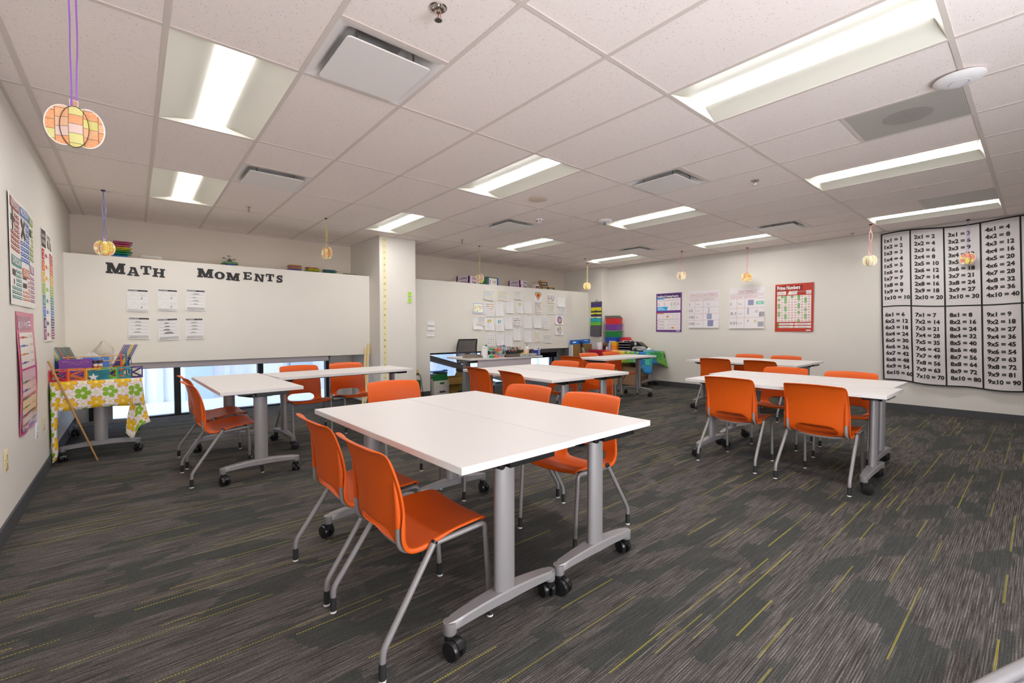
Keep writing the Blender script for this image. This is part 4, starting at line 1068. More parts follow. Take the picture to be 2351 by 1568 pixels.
g = G(); g.box((4.297, YW-.022, .435), (.028, .03, .028), BLACKP)
g.tube([(4.30, YW-.035, .432), (4.325, YW-.05, .42), (4.355, YW-.04, .33), (4.38, YW-.03, .16), (4.40, YW-.03, .03), (4.46, YW-.08, .008), (4.62, YW-.20, .006), (4.85, YW-.16, .006)], .005, BLACKP, 6)
tag(g.build('power_cord', at=(4.297, YW, .43)), 'black power cord plugged in right of the pillar', 'cord')

# ------------------------------------------------------------------ hanging paper pumpkins
def ell(cx, cz, a, b, n=26, t0=0): return [(cx+a*cos(2*pi*k/n+t0), cz+b*sin(2*pi*k/n+t0)) for k in range(n)]
PW = ['f0a050', 'f4e08c', 'f7d8b8', 'f2b98c', 'e8e070', 'f6ead0']
def pumpkin(label, c, top, pal, rib, seed, rz=0., w_=.165, two=True, clip=True, tw=0.):
    m = pumpkin_mat('pumpkin_paper_%d' % seed, pal, .040, float(seed))
    edge = mat('paper_edge', 'f2eee6', .8); stem = mat('stem_paper', 'c99a80', .8); ln = mat('pencil_brown', '4a3428', .8)
    t = thing('paper_pumpkin', label, 'paper pumpkin', c, rz, 'hanging paper pumpkins')
    k = w_/.225
    for s, lay in ((-1, 0.), (1, .0016)):
        g = G(); P = ell(s*.046, 0, .070, .086); P = [(x*k, z*k*1.18) for x, z in P]
        g.prism([(x*1.05, z*1.045) for x, z in P], lay+.002, lay+.0028, edge, 'Y'); g.prism(P, lay+.0008, lay+.002, m, 'Y'); g.build('side_lobe', t)
    g = G(); P = [(x*k, z*k*1.18) for x, z in ell(0, -.004, .056, .090)]
    g.rings([[(x*1.05, -.0045, z*1.04) for x, z in P], [(x*1.05, -.0055, z*1.04) for x, z in P]], ln)
    rs = [[(x*q, -.0055-.012*(1-q*q), z*q) for x, z in P] for q in (1., .8, .55, .3, .05)]
    g.rings(rs, m); g.build('front_lobe', t)
    g = G(); g.prism([(-.016*k, .086*k), (.014*k, .086*k), (.018*k, .134*k), (-.019*k, .138*k)], -.004, -.002, edge, 'Y'); g.prism([(-.014*k, .086*k), (.012*k, .086*k), (.016*k, .131*k), (-.016*k, .135*k)], -.0048, -.004, stem, 'Y'); g.build('stem', t)
    rm = mat('ribbon_'+rib, rib, .35)
    h = top-c[2]
    for s in ((-1, 1) if two else (1,)):
        g = G(); N = 14
        path = [(s*(.006+tw*sin(4*pi*q/N)*.3+(.008 if s > 0 else 0)*sin(pi*q/N)), -.005+.003*sin(q*1.3+s), .1*k+(h-.1*k)*q/N) for q in range(N+1)]
        vs = [];
        for q, (x, y, z) in enumerate(path):
            a = .5*sin(q*.7+seed)*(1+tw*10); vs.append([(x-.0028*cos(a), y-.0028*sin(a), z), (x+.0028*cos(a), y+.0028*sin(a), z), (x+.0028*cos(a), y+.0028*sin(a)+.0006, z), (x-.0028*cos(a), y-.0028*sin(a)+.0006, z)])
        g.rings(vs, rm); g.build('ribbon', t)
    if clip:
        g = G(); g.box((0, -.004, h-.004), (.034, .012, .018), BLACKM); g.build('clip', t, bevel=.002)
        g = G(); g.tube([(.01, -.008, h-.012), (.04, -.012, h-.018), (.062, -.010, h-.008)], .0018, rm, 5); g.build('ribbon_end', t)
    return t
V = 49.8-90
pumpkin('large paper pumpkin hanging on purple ribbon at the upper left, nearest the viewer', (.308, -.401, 1.985), H, ['ec9858', 'e0dc80', 'ecb48c', 'e8c8c0', 'dcd468', 'eea870'], '9a5fc0', 1, R(-8), .158)
pumpkin('paper pumpkin hanging on blue violet ribbon in front of the pink bags', (.244, 3.65, 2.085), H, ['ee9a3c', 'f0e05a', 'f5c09a', 'f6ecb0', 'e8c22c'], '7a78cc', 2, R(-4), .16, tw=.02)
pumpkin('orange paper pumpkin turned sideways on yellow ribbon, left of the pillar', (2.432, 3.365, 2.232), H, ['f0a860', 'f0e890', 'f5b87a', 'f0c890'], 'd9c83c', 3, R(-62), .165)
pumpkin('pale pink paper pumpkin on yellow ribbon right of the pillar', (5.145, 3.66, 2.115), H, ['f4d0c0', 'eee68c', 'f0b8b0', 'f6e8dc'], 'd8cc70', 4, R(-70), .17, tw=.01)
pumpkin('yellow paper pumpkin on yellow ribbon near the far corner', (8.243, 3.83, 2.19), H, ['eebc50', 'f2e884', 'f0a858', 'f6ecb0'], 'd8cc70', 5, R(-25), .165)
pumpkin('pale orange paper pumpkin on pink ribbon above the whole numbers chart', (8.39, 1.647, 2.235), H, ['f2b090', 'f0e6a0', 'f4cdb0', 'f6ecc8'], 'e08a90', 6, R(-45), .16)
pumpkin('golden paper pumpkin on pink ribbon above the decimals chart', (8.955, .695, 2.16), H, ['eeb050', 'f0dc80', 'f4d8a0', 'e89c40'], 'e08a90', 7, R(-62), .165)
pumpkin('cream paper pumpkin on pink curling ribbon left of the banner', (8.40, -1.185, 2.185), H, ['f2ecc8', 'eee0a8', 'f4e4c0', 'efe6d0'], 'e8908c', 8, R(-70), .155, tw=.03)
pumpkin('red and yellow paper pumpkin on violet ribbon in front of the banner', (9.06, -2.1, 2.17), H, ['e8785c', 'ece050', 'f0a088', 'f2d8c8'], 'a88cc8', 9, R(-110), .155, tw=.01)
# ------------------------------------------------------------------ things on top of the bulkheads
def bags(n_seed, name, label, x, y, z, w_, d_, h_, colr, group=None, rz=0.):
    """thin zip bag of plastic counters: puffy pillow with crimped ends"""
    rn = random.Random(n_seed); g = G(); N = 10
    m = mat('bag_'+colr, colr, .22, 0, .6)
    ph = rn.random()*6
    def P(sg):
        def f(u, v):
            e = min(u, 1-u, v, 1-v); b = min(1, e*5)**.6
            return ((u-.5)*w_*(1+.03*sin(v*9+ph)), (v-.5)*d_, h_/2+sg*h_/2*b*(.85+.22*sin(u*13+ph)*cos(v*7+ph)))
        return f
    g.grid(P(1), N, 8, m); g.grid(P(-1), N, 8, m)
    g.box((0, -d_/2-.004, h_*.5), (w_*.98, .012, .002), CLEAR)
    return tag(g.build(name, loc=(x, y, z), angle=60), label, 'bag', group), rz
ZL, ZR2 = 2.095, 2.115
def stack(items, x, y, z, group, name='counter_bag'):
    for k, (c, h, w_, lb) in enumerate(items):
        o, _ = bags(k+int(x*100), name, lb, x+.01*((k*7) % 5-2)*.6, y, z, w_, .17, h, c, group)
        o.rotation_euler = (0, 0, R(((k*37) % 11)-5)); z += h*1.0
stack([('2f7fd0', .04, .17, 'blue bag of counters at the bottom of the tall stack by the left corner'), ('18a05c', .026, .175, 'lower green bag of counters in the tall stack by the left corner'), ('129a50', .026, .172, 'upper green bag of counters in the tall stack by the left corner'), ('d8cc18', .022, .178, 'lower yellow bag of counters in the tall stack by the left corner'), ('e2d420', .024, .172, 'upper yellow bag of counters in the tall stack by the left corner'),
       ('d85a94', .026, .185, 'lowest pink bag of counters in the tall stack by the left corner'), ('cc4a84', .024, .19, 'middle pink bag of counters in the tall stack by the left corner'), ('e070a4', .022, .185, 'topmost pink bag of counters in the tall stack by the left corner')], .37, 4.56, ZL, 'bags of counters on the left ledge')
stack([('4a90d8', .026, .2, 'blue bag at the bottom of the first stack right of the scale model'), ('e07aa8', .018, .2, 'pink bag in the first stack right of the scale model'), ('e0cc30', .018, .19, 'yellow bag in the first stack right of the scale model'), ('e27fae', .018, .19, 'upper pink bag in the first stack right of the scale model'), ('d8cc30', .014, .19, 'top yellow bag in the first stack right of the scale model')], 2.33, 4.52, ZL, 'bags of counters on the left ledge')
stack([('3a9a3c', .016, .2, 'green bag at the bottom of the stack under the sideways pumpkin'), ('d0cc20', .026, .22, 'lower yellow bag in the stack under the sideways pumpkin'), ('e0d428', .022, .2, 'upper yellow bag in the stack under the sideways pumpkin'), ('e082a8', .018, .19, 'pink bag on top of the stack under the sideways pumpkin')], 2.58, 4.52, ZL, 'bags of counters on the left ledge')
stack([('3a80d0', .018, .2, 'blue bag at the bottom of the green stack on the ledge'), ('1f9a58', .022, .2, 'lower green bag in the green stack on the ledge'), ('4a9ad8', .012, .22, 'blue bag near the top of the green stack on the ledge'), ('18a05c', .014, .19, 'top green bag in the green stack on the ledge')], 2.84, 4.52, ZL, 'bags of counters on the left ledge')
stack([('bcdde6', .018, .24, 'pale blue bag lying on the ledge nearest the pillar'), ('dfd46c', .012, .22, 'yellow bag on top of the pale blue bag nearest the pillar')], 3.15, 4.52, ZL, 'bags of counters on the left ledge')
g = G(); g.bb((.545, 4.46, ZL), (.75, 4.60, ZL+.055), CLEAR)
t = thing('straw_box', 'flat clear box of coloured straws on the left ledge', 'box', (.648, 4.53, ZL))
g = G(); g.bb((-.1, -.07, .002), (.1, .07, .05), CLEAR); g.build('box', t)
rn = random.Random(5)
for k in range(9):
    g = G(); y = -.055+.013*k; g.cyl((-.094, y, .012+.012*(k % 3)), (.094, y+.008*rn.random(), .012+.010*((k+1) % 3)), .0035, C(['e0762c', '8ac040', 'd23b60', 'e0cc30', '7b4fa8'][k % 5]), 6); g.build('straw', t)
# four-rotor toy on a green tray and blue block
t = thing('balance_model', 'small green tray model with four black rotors on the left ledge', 'model', (1.50, 4.55, ZL))
g = G(); g.bb((-.04, -.05, 0), (.04, .05, .035), C('2f5fa8')); g.build('stand', t)
g = G(); g.rings([[(sx*a, sy*b, z) for sx, sy in ((-1, -1), (1, -1), (1, 1), (-1, 1))] for a, b, z in ((.10, .075, .036), (.075, .055, .066), (.068, .05, .066), (.09, .068, .042))], C('5c8258')); g.build('tray', t)
g = G(); g.lathe([(.002, .066), (.03, .072), (.03, .085), (.012, .10), (.002, .105)], C('3c3c40', .3), n=14); g.build('hub', t)
for k, (x, y, z) in enumerate(((-.062, .02, .12), (.062, .02, .11), (0, .05, .155), (0, -.045, .10))):
    g = G(); g.cyl((x*.4, y*.4, .08), (x, y, z-.006), .003, C('77777c'), 6); g.build('arm', t)
    g = G()
    for a in range(3): g.box((x+.018*cos(a*2.09+k), y+.018*sin(a*2.09+k), z), (.036, .009, .002), C('3a4a44', .3), rz=a*2.09+k, rx=.35)
    g.lathe([(.002, z-.006), (.006, z-.006), (.006, z+.005), (.002, z+.007)], BLACKP, (x, y, 0), 10); g.build('rotor', t)
g = G(); g.grid(lambda u, v: (2.0+u*.15, 4.46+v*.09, ZL+.001+.018*sin(u*pi)*sin(v*pi)), 8, 6, BAG); tag(g.build('empty_bag', at=(2.07, 4.5, ZL), thick=.001), 'flat clear empty bag on the ledge left of the first low bag stack', 'bag')
# right ledge
MAG = C('7c2468'); LIL = C('d8cdd6')
def carton(name, label, x, y, z, w_, d_, h_, rz, base, cat='box', group=None, deco=None):
    g = G(); g.bb((-w_/2, -d_/2, 0), (w_/2, d_/2, h_), base)
    o = tag(g.build(name, loc=(x, y, z), bevel=.002), label, cat, group); o.rotation_euler = (0, 0, R(rz))
    return o
def carton2(name, label, x, y, z, w_, d_, h_, rz, base, fn, cat='box', group=None):
    g = G(); g.bb((-w_/2, -d_/2, 0), (w_/2, d_/2, h_), base)
    fn(g, w_, d_, h_)
    o = tag(g.build(name, loc=(x, y, z)), label, cat, group); o.rotation_euler = (0, 0, R(rz)); return o
def front(g, a, b, c, d, m, D, k=1): g.bb((a, -D/2-.0006*k, b), (c, -D/2, d), m)
def lilac(g, w_, d_, h_):
    e = .0006
    for s in (-1, 1):
        front(g, -w_/2, 0, -w_/2+.02, h_, MAG, d_); g.bb((-w_/2-e, -d_/2, 0), (-w_/2, -d_/2+.03, h_), MAG); g.bb((-w_/2-e, d_/2-.03, 0), (-w_/2, d_/2, h_), MAG)
    g.bb((-w_/2-e, -d_/2+.05, h_*.25), (-w_/2, d_/2-.06, h_*.4), C('9a5a8c')); g.bb((-w_/2-e, -d_/2+.05, h_*.5), (-w_/2, d_/2-.1, h_*.62), C('5a4a58'))
    front(g, -.02, h_*.2, .05, h_*.85, C('b08aa4'), d_); front(g, .07, h_*.3, .12, h_*.7, INK, d_)
    for q in range(4): front(g, -w_/2+.03, h_*(.2+.18*q), -w_/2+.045, h_*(.28+.18*q), MAG, d_)
for k, (x, z, r_, lb) in enumerate(((5.57, 0, 24, 'lower lilac and purple carton beside the pale pink pumpkin'), (5.575, .082, 24, 'upper lilac and purple carton beside the pale pink pumpkin'), (6.93, 0, 22, 'lower lilac carton in the middle of the right ledge'), (6.94, .086, 18, 'upper lilac carton, lid ajar, in the middle of the right ledge'))):
    carton2('craft_carton', lb, x, 4.70, ZR2, .26 if k < 2 else .30, .30, .08, r_, LIL, lilac, group='lilac cartons on the right ledge').location.z += z
def greenblue(g, w_, d_, h_):
    for s in (-1, 1): front(g, s*w_*.43-.025, 0, s*w_*.43+.025, h_, C('2f5fb8'), d_)
    front(g, -w_*.36, .012, w_*.36, h_-.02, C('ece6da'), d_); front(g, -w_*.30, .03, -w_*.24, h_*.7, C('c05a6c'), d_, 2); front(g, -.01, h_*.35, w_*.28, h_*.42, C('8c8c9c'), d_, 2); front(g, -.01, h_*.5, w_*.30, h_*.6, C('b0a8b0'), d_, 2)
carton2('game_box', 'green and blue carton right of the pale pink pumpkin on the ledge', 6.10, 4.66, ZR2, .36, .24, .175, 14, C('4c7a34'), greenblue)
def white_small(g, w_, d_, h_): front(g, -w_*.4, .01, w_*.4, h_*.7, C('2c2c44'), d_); front(g, -w_*.2, .02, w_*.15, h_*.45, C('c88a9c'), d_, 2)
carton2('puzzle_box', 'small white box with a dark picture on the right ledge', 7.40, 4.62, ZR2, .14, .10, .11, 8, C('ddd2c4'), white_small, group='small boxes on the right ledge')
WD = C('b08a5c')
def dark_label(g, w_, d_, h_):
    front(g, -w_*.5, .002, w_*.5, h_*.72, C('26221f'), d_)
    for k in range(3): front(g, -w_*.38+w_*.26*k, h_*.25, -w_*.22+w_*.26*k, h_*.55, C('cfc4a4'), d_, 2)
carton2('puzzle_box', 'lower dark labelled wooden box in the two box pile on the right ledge', 7.64, 4.62, ZR2, .19, .12, .095, 6, WD, dark_label, group='small boxes on the right ledge')
carton2('puzzle_box', 'upper dark labelled wooden box in the two box pile on the right ledge', 7.63, 4.62, ZR2+.096, .17, .12, .115, -6, WD, dark_label, group='small boxes on the right ledge')
carton2('puzzle_box', 'pale wooden box with a dark label at the right end of the ledge row', 7.87, 4.63, ZR2, .18, .10, .10, 0, C('c9a878'), dark_label, group='small boxes on the right ledge')
for x, lb in ((4.55, 'flat paper pile on the right ledge nearest the pillar'), (5.05, 'small flat paper pile on the right ledge, second from the pillar')):
    g = G()
    for q in range(3): g.box((0, 0, .003+.006*q), (.26-.04*q, .16, .005), C(['c9b0a0', 'a08c84', 'd8ccc4'][q]), rz=.1*q)
    tag(g.build('paper_pile', loc=(x, 4.48, ZR2)), lb, 'papers')

# ------------------------------------------------------------------ file pocket on the pilaster
t = thing('file_pocket', 'grey hanging file organiser with coloured pockets on the corner pilaster', 'file organiser', (8.93, 4.115, 1.05))
GF = mat('felt_grey', '55525a', .85)
g = G(); g.rings([[(-.004-d, y, z) for d, y in ((0, .165*s), (0, -.165*s), (.006, -.165*s), (.006, .165*s))] for z, s in ((0, .93), (.25, .98), (.83, 1.0))], GF); g.build('back_sheet', t)
for k, (z, h, c, nm) in enumerate(((.70, .085, '4a3580', 'violet'), (.61, .085, 'd8d020', 'yellow'), (.53, .04, 'e0dc50', 'pale yellow'), (.44, .03, 'e6e4d0', 'cream'), (.35, .085, '1fb0b8', 'turquoise'), (.262, .085, '6cc03c', 'green'), (.0, .255, '5c5a60', 'dark grey'))):
    g = G(); d0 = .012+.006*k
    w0 = .155-.0015*k
    g.rings([[(-.010-a, y, zz) for a, y in ((0, w0), (0, -w0), (d0, -w0), (d0, w0))] for zz, a_ in ((z, 0), (z+h, 1))], mat('pocket_'+c, c, .6))
    if k in (1, 2, 3, 4): g.bb((-.010-d0-.002, -.04, z), (-.010-d0, .045, z+.012), GF)
    plabel(g.build('pocket', t), nm+' pocket')
g = G(); g.tube([(-.006, .03*cos(a), .835+.035*sin(a)) for a in [R(q) for q in range(0, 181, 20)]], .004, BLACKM, 6); g.build('hanger', t)

# ------------------------------------------------------------------ puzzle cloth table and what is on it
PUZ = puzzle_mat(); ZT = .7485
BACK = mat('cloth_back', 'bdbcc4', .8)
px0, px1, py0, py1 = 8.515, 9.165, 2.465, 4.02
g = G()
def puz(u, v):          # u runs along the front from far (y1) to near (y0) and round the near end, v top to bottom
    L1, L2 = py1-py0, px1-px0
    s = u*(L1+L2)
    c = max(0, 1-abs(s-L1)/.22)            # corner drape
    drop = .245+.20*c**1.3+.012*sin(s*14)
    fl = .03*v+.016*v*sin(s*17)+.05*c*v
    if s < L1: x, y = px0-fl, py1-s
    else: x, y = px0+(s-L1), py0-fl
    if c > 0: k = c*v*.045; x -= k; y -= k
    e = max(0, s-(L1+L2-.25))/.25
    return (x+.02*e*v, y-.06*e*v, ZT-v*(drop+.12*e))
def puzuv(u, v): return (u*(py1-py0+px1-px0), .5-v*.26)
g.grid(puz, 96, 8, PUZ, puzuv)
g.grid(lambda u, v: (px0+v*(px1-px0), py1-u*(py1-py0), ZT+.0005), 24, 6, PUZ, lambda u, v: (u*(py1-py0), .5+v*.62))
o = tag(g.build('puzzle_tablecloth', at=(8.84, 3.24, ZT), thick=.002, angle=80), 'rainbow jigsaw patterned tablecloth in the far corner', 'tablecloth')
def bin_(label, x, y, z, c, h=.15, wy=.34, dx=.24):
    t = thing('storage_bin', label, 'bin', (x, y, z), 0, 'coloured plastic bins in a tower')
    m = mat('bin_'+c, c, .35); g = G()
    pr = [(.42, 0), (.46, h-.02), (.46, h), (.5, h), (.5, h-.006), (.485, h-.006)]
    rs = [[(x_*2*s, y_*2*s, z_) for x_, y_ in rrect(dx/2, wy/2, .02, 3)] for s, z_ in ((.44, 0), (.485, h-.012), (.5, h-.012), (.5, h))]
    g.rings(rs+[[(x_*2*s, y_*2*s, z_) for x_, y_ in rrect(dx/2, wy/2, .02, 3)] for s, z_ in ((.475, h), (.43, .006))], m)
    g.build('tub', t); g = G(); g.bb((-dx*.49, -wy*.2, h-.03), (-dx*.5, wy*.2, h-.012), mat('bin_lip_'+c, c, .3)); g.build('lip', t)
    return t
zz = ZT+.155
t = carton2('cardboard_box', 'brown cardboard box under the tower of plastic bins', 8.98, 3.66, ZT+.001, .28, .40, .152, 0, C('8c6a40'), lambda g, a, b, c: g.bb((-a/2-.001, -.16, .03), (-a/2, .1, .10), C('7a5a34')))
for k, (c, lb, gap) in enumerate((('2350b8', 'blue bin at the bottom of the bin tower', 0), ('16883e', 'green bin second from the bottom of the bin tower', .0), ('7a3f98', 'purple bin below the red one in the bin tower', .022), ('d8262c', 'red bin at the top of the bin tower', 0))):
    zz += gap
    if gap:
        g = G(); g.box((9.0, 3.66, zz-.012), (.25, .35, .014), CLEAR); g.box((8.99, 3.66, zz-.003), (.22, .30, .006), BLACKM); tag(g.build('bin_lid', at=(9.0, 3.66, zz-.018)), 'clear lid between the green and purple bins of the tower', 'lid')
    bin_(lb, 9.0, 3.66, zz, c, .135); zz += .137
for k in range(2): carton('binder', ['lower grey binder lying on top of the bin tower', 'upper grey binder lying on top of the bin tower'][k], 9.0, 3.67+.02*k, zz+.001+.031*k, .23, .31-.03*k, .029, 3*k, C('6f675e'), 'binder', 'grey binders on the bins')
# front row on the cloth
t = thing('paper_towel_roll', 'white roll of paper towel on the puzzle cloth', 'paper towel', (8.73, 3.86, ZT+.001))
g = G(); g.lathe([(.02, 0), (.068, 0), (.07, .004), (.07, .155), (.068, .16), (.02, .16), (.02, 0)], mat('towel_white', 'e6e2ea', .9), n=24); g.build('roll', t)
g = G(); g.lathe([(.018, .001), (.0195, .001), (.0195, .161), (.018, .161)], CARD, n=14); g.build('core', t)
def cup_of(label, x, y, z, r_, h, m, tools, name='pencil_cup', cat='cup'):
    t = thing(name, label, cat, (x, y, z))
    g = G(); g.lathe([(.002, 0), (r_*.92, 0), (r_, h), (r_*.92, h), (r_*.86, .006), (.002, .006)], m, n=18); g.build('cup', t)
    for k, (c, l, a, b) in enumerate(tools):
        g = G(); g.cyl((a*r_*.3, b*r_*.3, .01), (a*r_*1.05, b*r_*1.05, l), .0045, C(c, .4), 7); g.cyl((a*r_*1.05, b*r_*1.05, l), (a*r_*1.08, b*r_*1.08, l+.012), .0045, C(c, .4), 7, .001); g.build('pen', t)
    return t
cup_of('black mesh cup of pens on the puzzle cloth beside the paper towel', 8.72, 3.70, ZT+.001, .036, .10, BLACKM, [('e0762c', .155, -.6, .3), ('1a1a1a', .15, .5, .5), ('1a1a1a', .14, .2, -.8), ('d8d4d4', .145, .8, -.2), ('2a2a2a', .13, -.3, -.5)])
g = G(); g.lathe([(.002, .003), (.033, 0), (.031, .04), (.026, .075), (.002, .078)], mat('lilac_white', 'd5c6cc', .5), n=18); tag(g.build('paper_cup', loc=(8.70, 3.62, ZT+.001)), 'upturned pale pink cup beside the black pen cup', 'cup')
def bottle(label, x, y, z, prof, m, capm, caph, name='bottle'):
    t = thing(name, label, 'bottle', (x, y, z)); g = G(); g.lathe(prof, m, n=18); g.build('body', t)
    r_, zt = prof[-2][0], prof[-1][1]
    g = G(); g.lathe([(.002, zt), (r_+.004, zt), (r_+.004, zt+caph), (.002, zt+caph)], capm, n=14); g.build('cap', t); return t
bottle('clear water bottle standing on the puzzle cloth', 8.68, 3.53, ZT+.001, [(.002, 0), (.03, 0), (.033, .01), (.033, .055), (.030, .07), (.033, .085), (.033, .13), (.024, .165), (.012, .185), (.012, .195), (.002, .195)], mat('water_bottle', 'b9cfe8', .1, 0, .5, .75), mat('cap_white', 'd7e2f0', .4), .014)
g = G(); g.box((8.80, 3.53, ZT+.105), (.012, .12, .20), C('e3d3c4')); tag(g.build('folder', at=(8.80, 3.53, ZT)), 'cream folder standing behind the water bottle', 'folder')
def tub(label, x, y, z, c, h, r_):
    m = mat('tub_'+c, c, .3); g = G(); g.rings([[(a*s*2, b*s*2, zz) for a, b in rrect(r_, r_, r_*.35, 4)] for s, zz in ((.44, 0), (.5, h), (.46, h), (.41, .006))], m)
    return tag(g.build('plastic_tub', loc=(x, y, z)), label, 'tub', 'bright tubs nested on the puzzle cloth')
tub('orange plastic tub on the puzzle cloth', 8.70, 3.39, ZT+.001, 'f08a1c', .12, .075)
tub('yellow plastic tub stacked in the orange one', 8.70, 3.39, ZT+.075, 'f2b81c', .115, .075)
g = G(); g.rings([[(x, y, z) for x, y, z in q] for q in (((-.1, .10, 0), (.1, .10, 0), (.1, .03, .10), (-.1, .03, .10)), ((-.1, -.12, 0), (.1, -.12, 0), (.1, -.06, .10), (-.1, -.06, .10)))], mat('red_plastic', 'c8202c', .35))
for q in range(3): g.box((-.02, .01-.03*q, .101), (.15, .012, .004), mat('red_plastic', 'c8202c', .35))
o = tag(g.build('red_tray', loc=(9.0, 3.33, ZT+.19)), 'red slanted plastic tray behind the orange tubs', 'tray')
g = G(); g.bb((-.11, -.16, 0), (.11, .16, .188), C('3c3836')); o2 = tag(g.build('dark_box', loc=(9.045, 3.29, ZT+.001)), 'dark box carrying the red slanted tray', 'box')
t = thing('drawer_tower', 'black letter tray tower on the puzzle cloth', 'desk trays', (8.76, 3.09, ZT+.001))
g = G(); g.bb((-.14, -.15, 0), (-.136, .15, .012), C('3c3f8c'))
for s in (-1, 1): g.bb((-.14, s*.15, 0), (.14, s*.154, .20), BLACKP)
g.bb((.136, -.15, 0), (.14, .15, .20), BLACKP); g.build('side_frame', t)
for k in range(4):
    g = G(); g.bb((-.14, -.149, .012+.055*k), (.134, .149, .016+.055*k), mat('smoke_plastic', '6a6670', .25)); g.bb((-.145, -.149, .016+.055*k), (-.14, .149, .024+.055*k), mat('tray_edge', 'b4b0b8', .3)); g.build('tray', t)
g = G(); g.grid(lambda u, v: ((u-.5)*.26, (v-.5)*.30, .205+.012*sin(u*7+v*5)+.010*sin(v*17)), 10, 16, mat('crumpled_film', 'a8a6a8', .25)); g.build('plastic_film', t, thick=.002)
t = thing('tape_machine', 'black device with a white round dial on the puzzle cloth', 'device', (8.85, 2.83, ZT+.001))
g = G(); g.prism([(.095, 0), (.095, .17), (.05, .20), (0, .185), (-.13, .09), (-.13, 0)], -.08, .08, BLACKP, 'X'); g.build('body', t, bevel=.01)
g = G(); g.lathe([(.002, -.082), (.034, -.082), (.034, -.086), (.022, -.088), (.022, -.084), (.002, -.084)], C('d8d4d0', .3), (0, .085, .155), 22, 'X'); g.build('dial', t)
t = thing('label_printer', 'silver grey label printer on a black base on the puzzle cloth', 'printer', (8.66, 2.745, ZT+.001))
g = G(); g.bb((-.09, -.15, 0), (.09, .15, .022), BLACKP); g.build('base', t, bevel=.006)
g = G(); g.rings([[(x, y, z) for y, z in ((-.135*s, .023), (.135*s, .023), (.14*s, .07), (.10*s, .105), (-.08*s, .105), (-.135*s, .07))] for x, s in ((-.07, .96), (.07, 1))], mat('silver_plastic', 'b0aca8', .35, .3)); g.build('body', t, bevel=.008)
g = G(); g.bb((-.074, .01, .03), (-.071, .09, .065), C('3c4034', .2)); g.build('screen', t)
g = G(); g.bb((-.074, -.10, .03), (-.071, -.01, .055), C('d8d0c0')); g.build('keypad', t)
t = thing('tissue_box', 'blue patterned tissue box at the near end of the puzzle cloth', 'tissue box', (8.68, 2.525, ZT+.001), R(-88))
def tis():
    n = NB('tissue_print', .6, .3); n.coords(); k = n.noise(n.vec, 38., 3.); n.out(n.ramp(k, [(.35, '4aa0c0'), (.5, '9fd8d8'), (.62, '3c88b4'), (.7, 'c8e8e4')], 'LINEAR')); return n.m
g = G(); g.bb((-.06, -.115, 0), (.06, .115, .045), tis()); g.build('box', t)
g = G(); g.rings([[(.03*cos(a)*s+.006*sin(3*a), .06*sin(a)*s, z+.006*sin(2*a)) for a in [2*pi*k/14 for k in range(14)]] for s, z in ((1, .0455), (.85, .06), (.4, .075), (.08, .078))], mat('tissue_white', 'eceae8', .9)); g.build('tissue', t)
g = G(); g.box((8.80, 2.62, ZT+.028), (.09, .08, .056), C('cfcaa0')); tag(g.build('note_cube', at=(8.80, 2.62, ZT)), 'pale cube of notepaper between the label printer and the tissue box', 'notepaper')
for k, (x, y, a) in enumerate(((8.60, 3.32, 5), (8.60, 3.08, -8), (8.585, 2.90, 12))):
    g = G(); g.box((0, 0, .002), (.12, .2, .003), C(['f0eeee', 'e4dcd8', 'ecebf0'][k])); o = tag(g.build('paper_sheet', loc=(x, y, ZT+.001)), ['loose white paper below the orange tubs on the puzzle cloth', 'loose paper in front of the black tray tower', 'loose paper in front of the black device'][k], 'paper', 'loose papers on the puzzle cloth'); o.rotation_euler = (0, 0, R(a))
def cardbox(label, x, y, z, w_, d_, h_, rz=0., flaps=(), m=CARD, name='cardboard_box', th=.005, group=None):
    t = thing(name, label, 'box', (x, y, z), R(rz), group); g = G()
    for s in (-1, 1): g.bb((s*w_/2, -d_/2, 0), (s*(w_/2-th), d_/2, h_), m); g.bb((-w_/2, s*d_/2, 0), (w_/2, s*(d_/2-th), h_), m)
    g.bb((-w_/2, -d_/2, 0), (w_/2, d_/2, th), m); g.build('carton', t)
    for side, ang, l in flaps:
        g = G(); c, s_ = cos(R(ang)), sin(R(ang))
        if side in 'FB':
            sg = -1 if side == 'F' else 1; y0 = sg*d_/2; g.rings([[(x_, y0, h_), (x_, y0+sg*l*c, h_+l*s_), (x_, y0+sg*l*c+.004, h_+l*s_+.003), (x_, y0+.004, h_+.003)] for x_ in (-w_/2+.004, w_/2-.004)], m)
        else:
            sg = -1 if side == 'L' else 1; x0 = sg*w_/2; g.rings([[(x0, y_, h_), (x0+sg*l*c, y_, h_+l*s_), (x0+sg*l*c, y_, h_+l*s_+.004), (x0, y_, h_+.004)] for y_ in (-d_/2+.004, d_/2-.004)], m)
        g.build('flap', t)
    return t
cardbox('large brown carton on the floor under the puzzle cloth', 8.74, 3.50, 0, .42, .62, .46, 0, (('R', 30, .15),), mat('carton_pale', 'ad8a68', .8))
cardbox('brown carton with a hanging flap under the near end of the puzzle cloth', 8.86, 2.985, 0, .36, .40, .40, 0, (('F', -62, .2),), mat('carton_pale', 'ad8a68', .8))
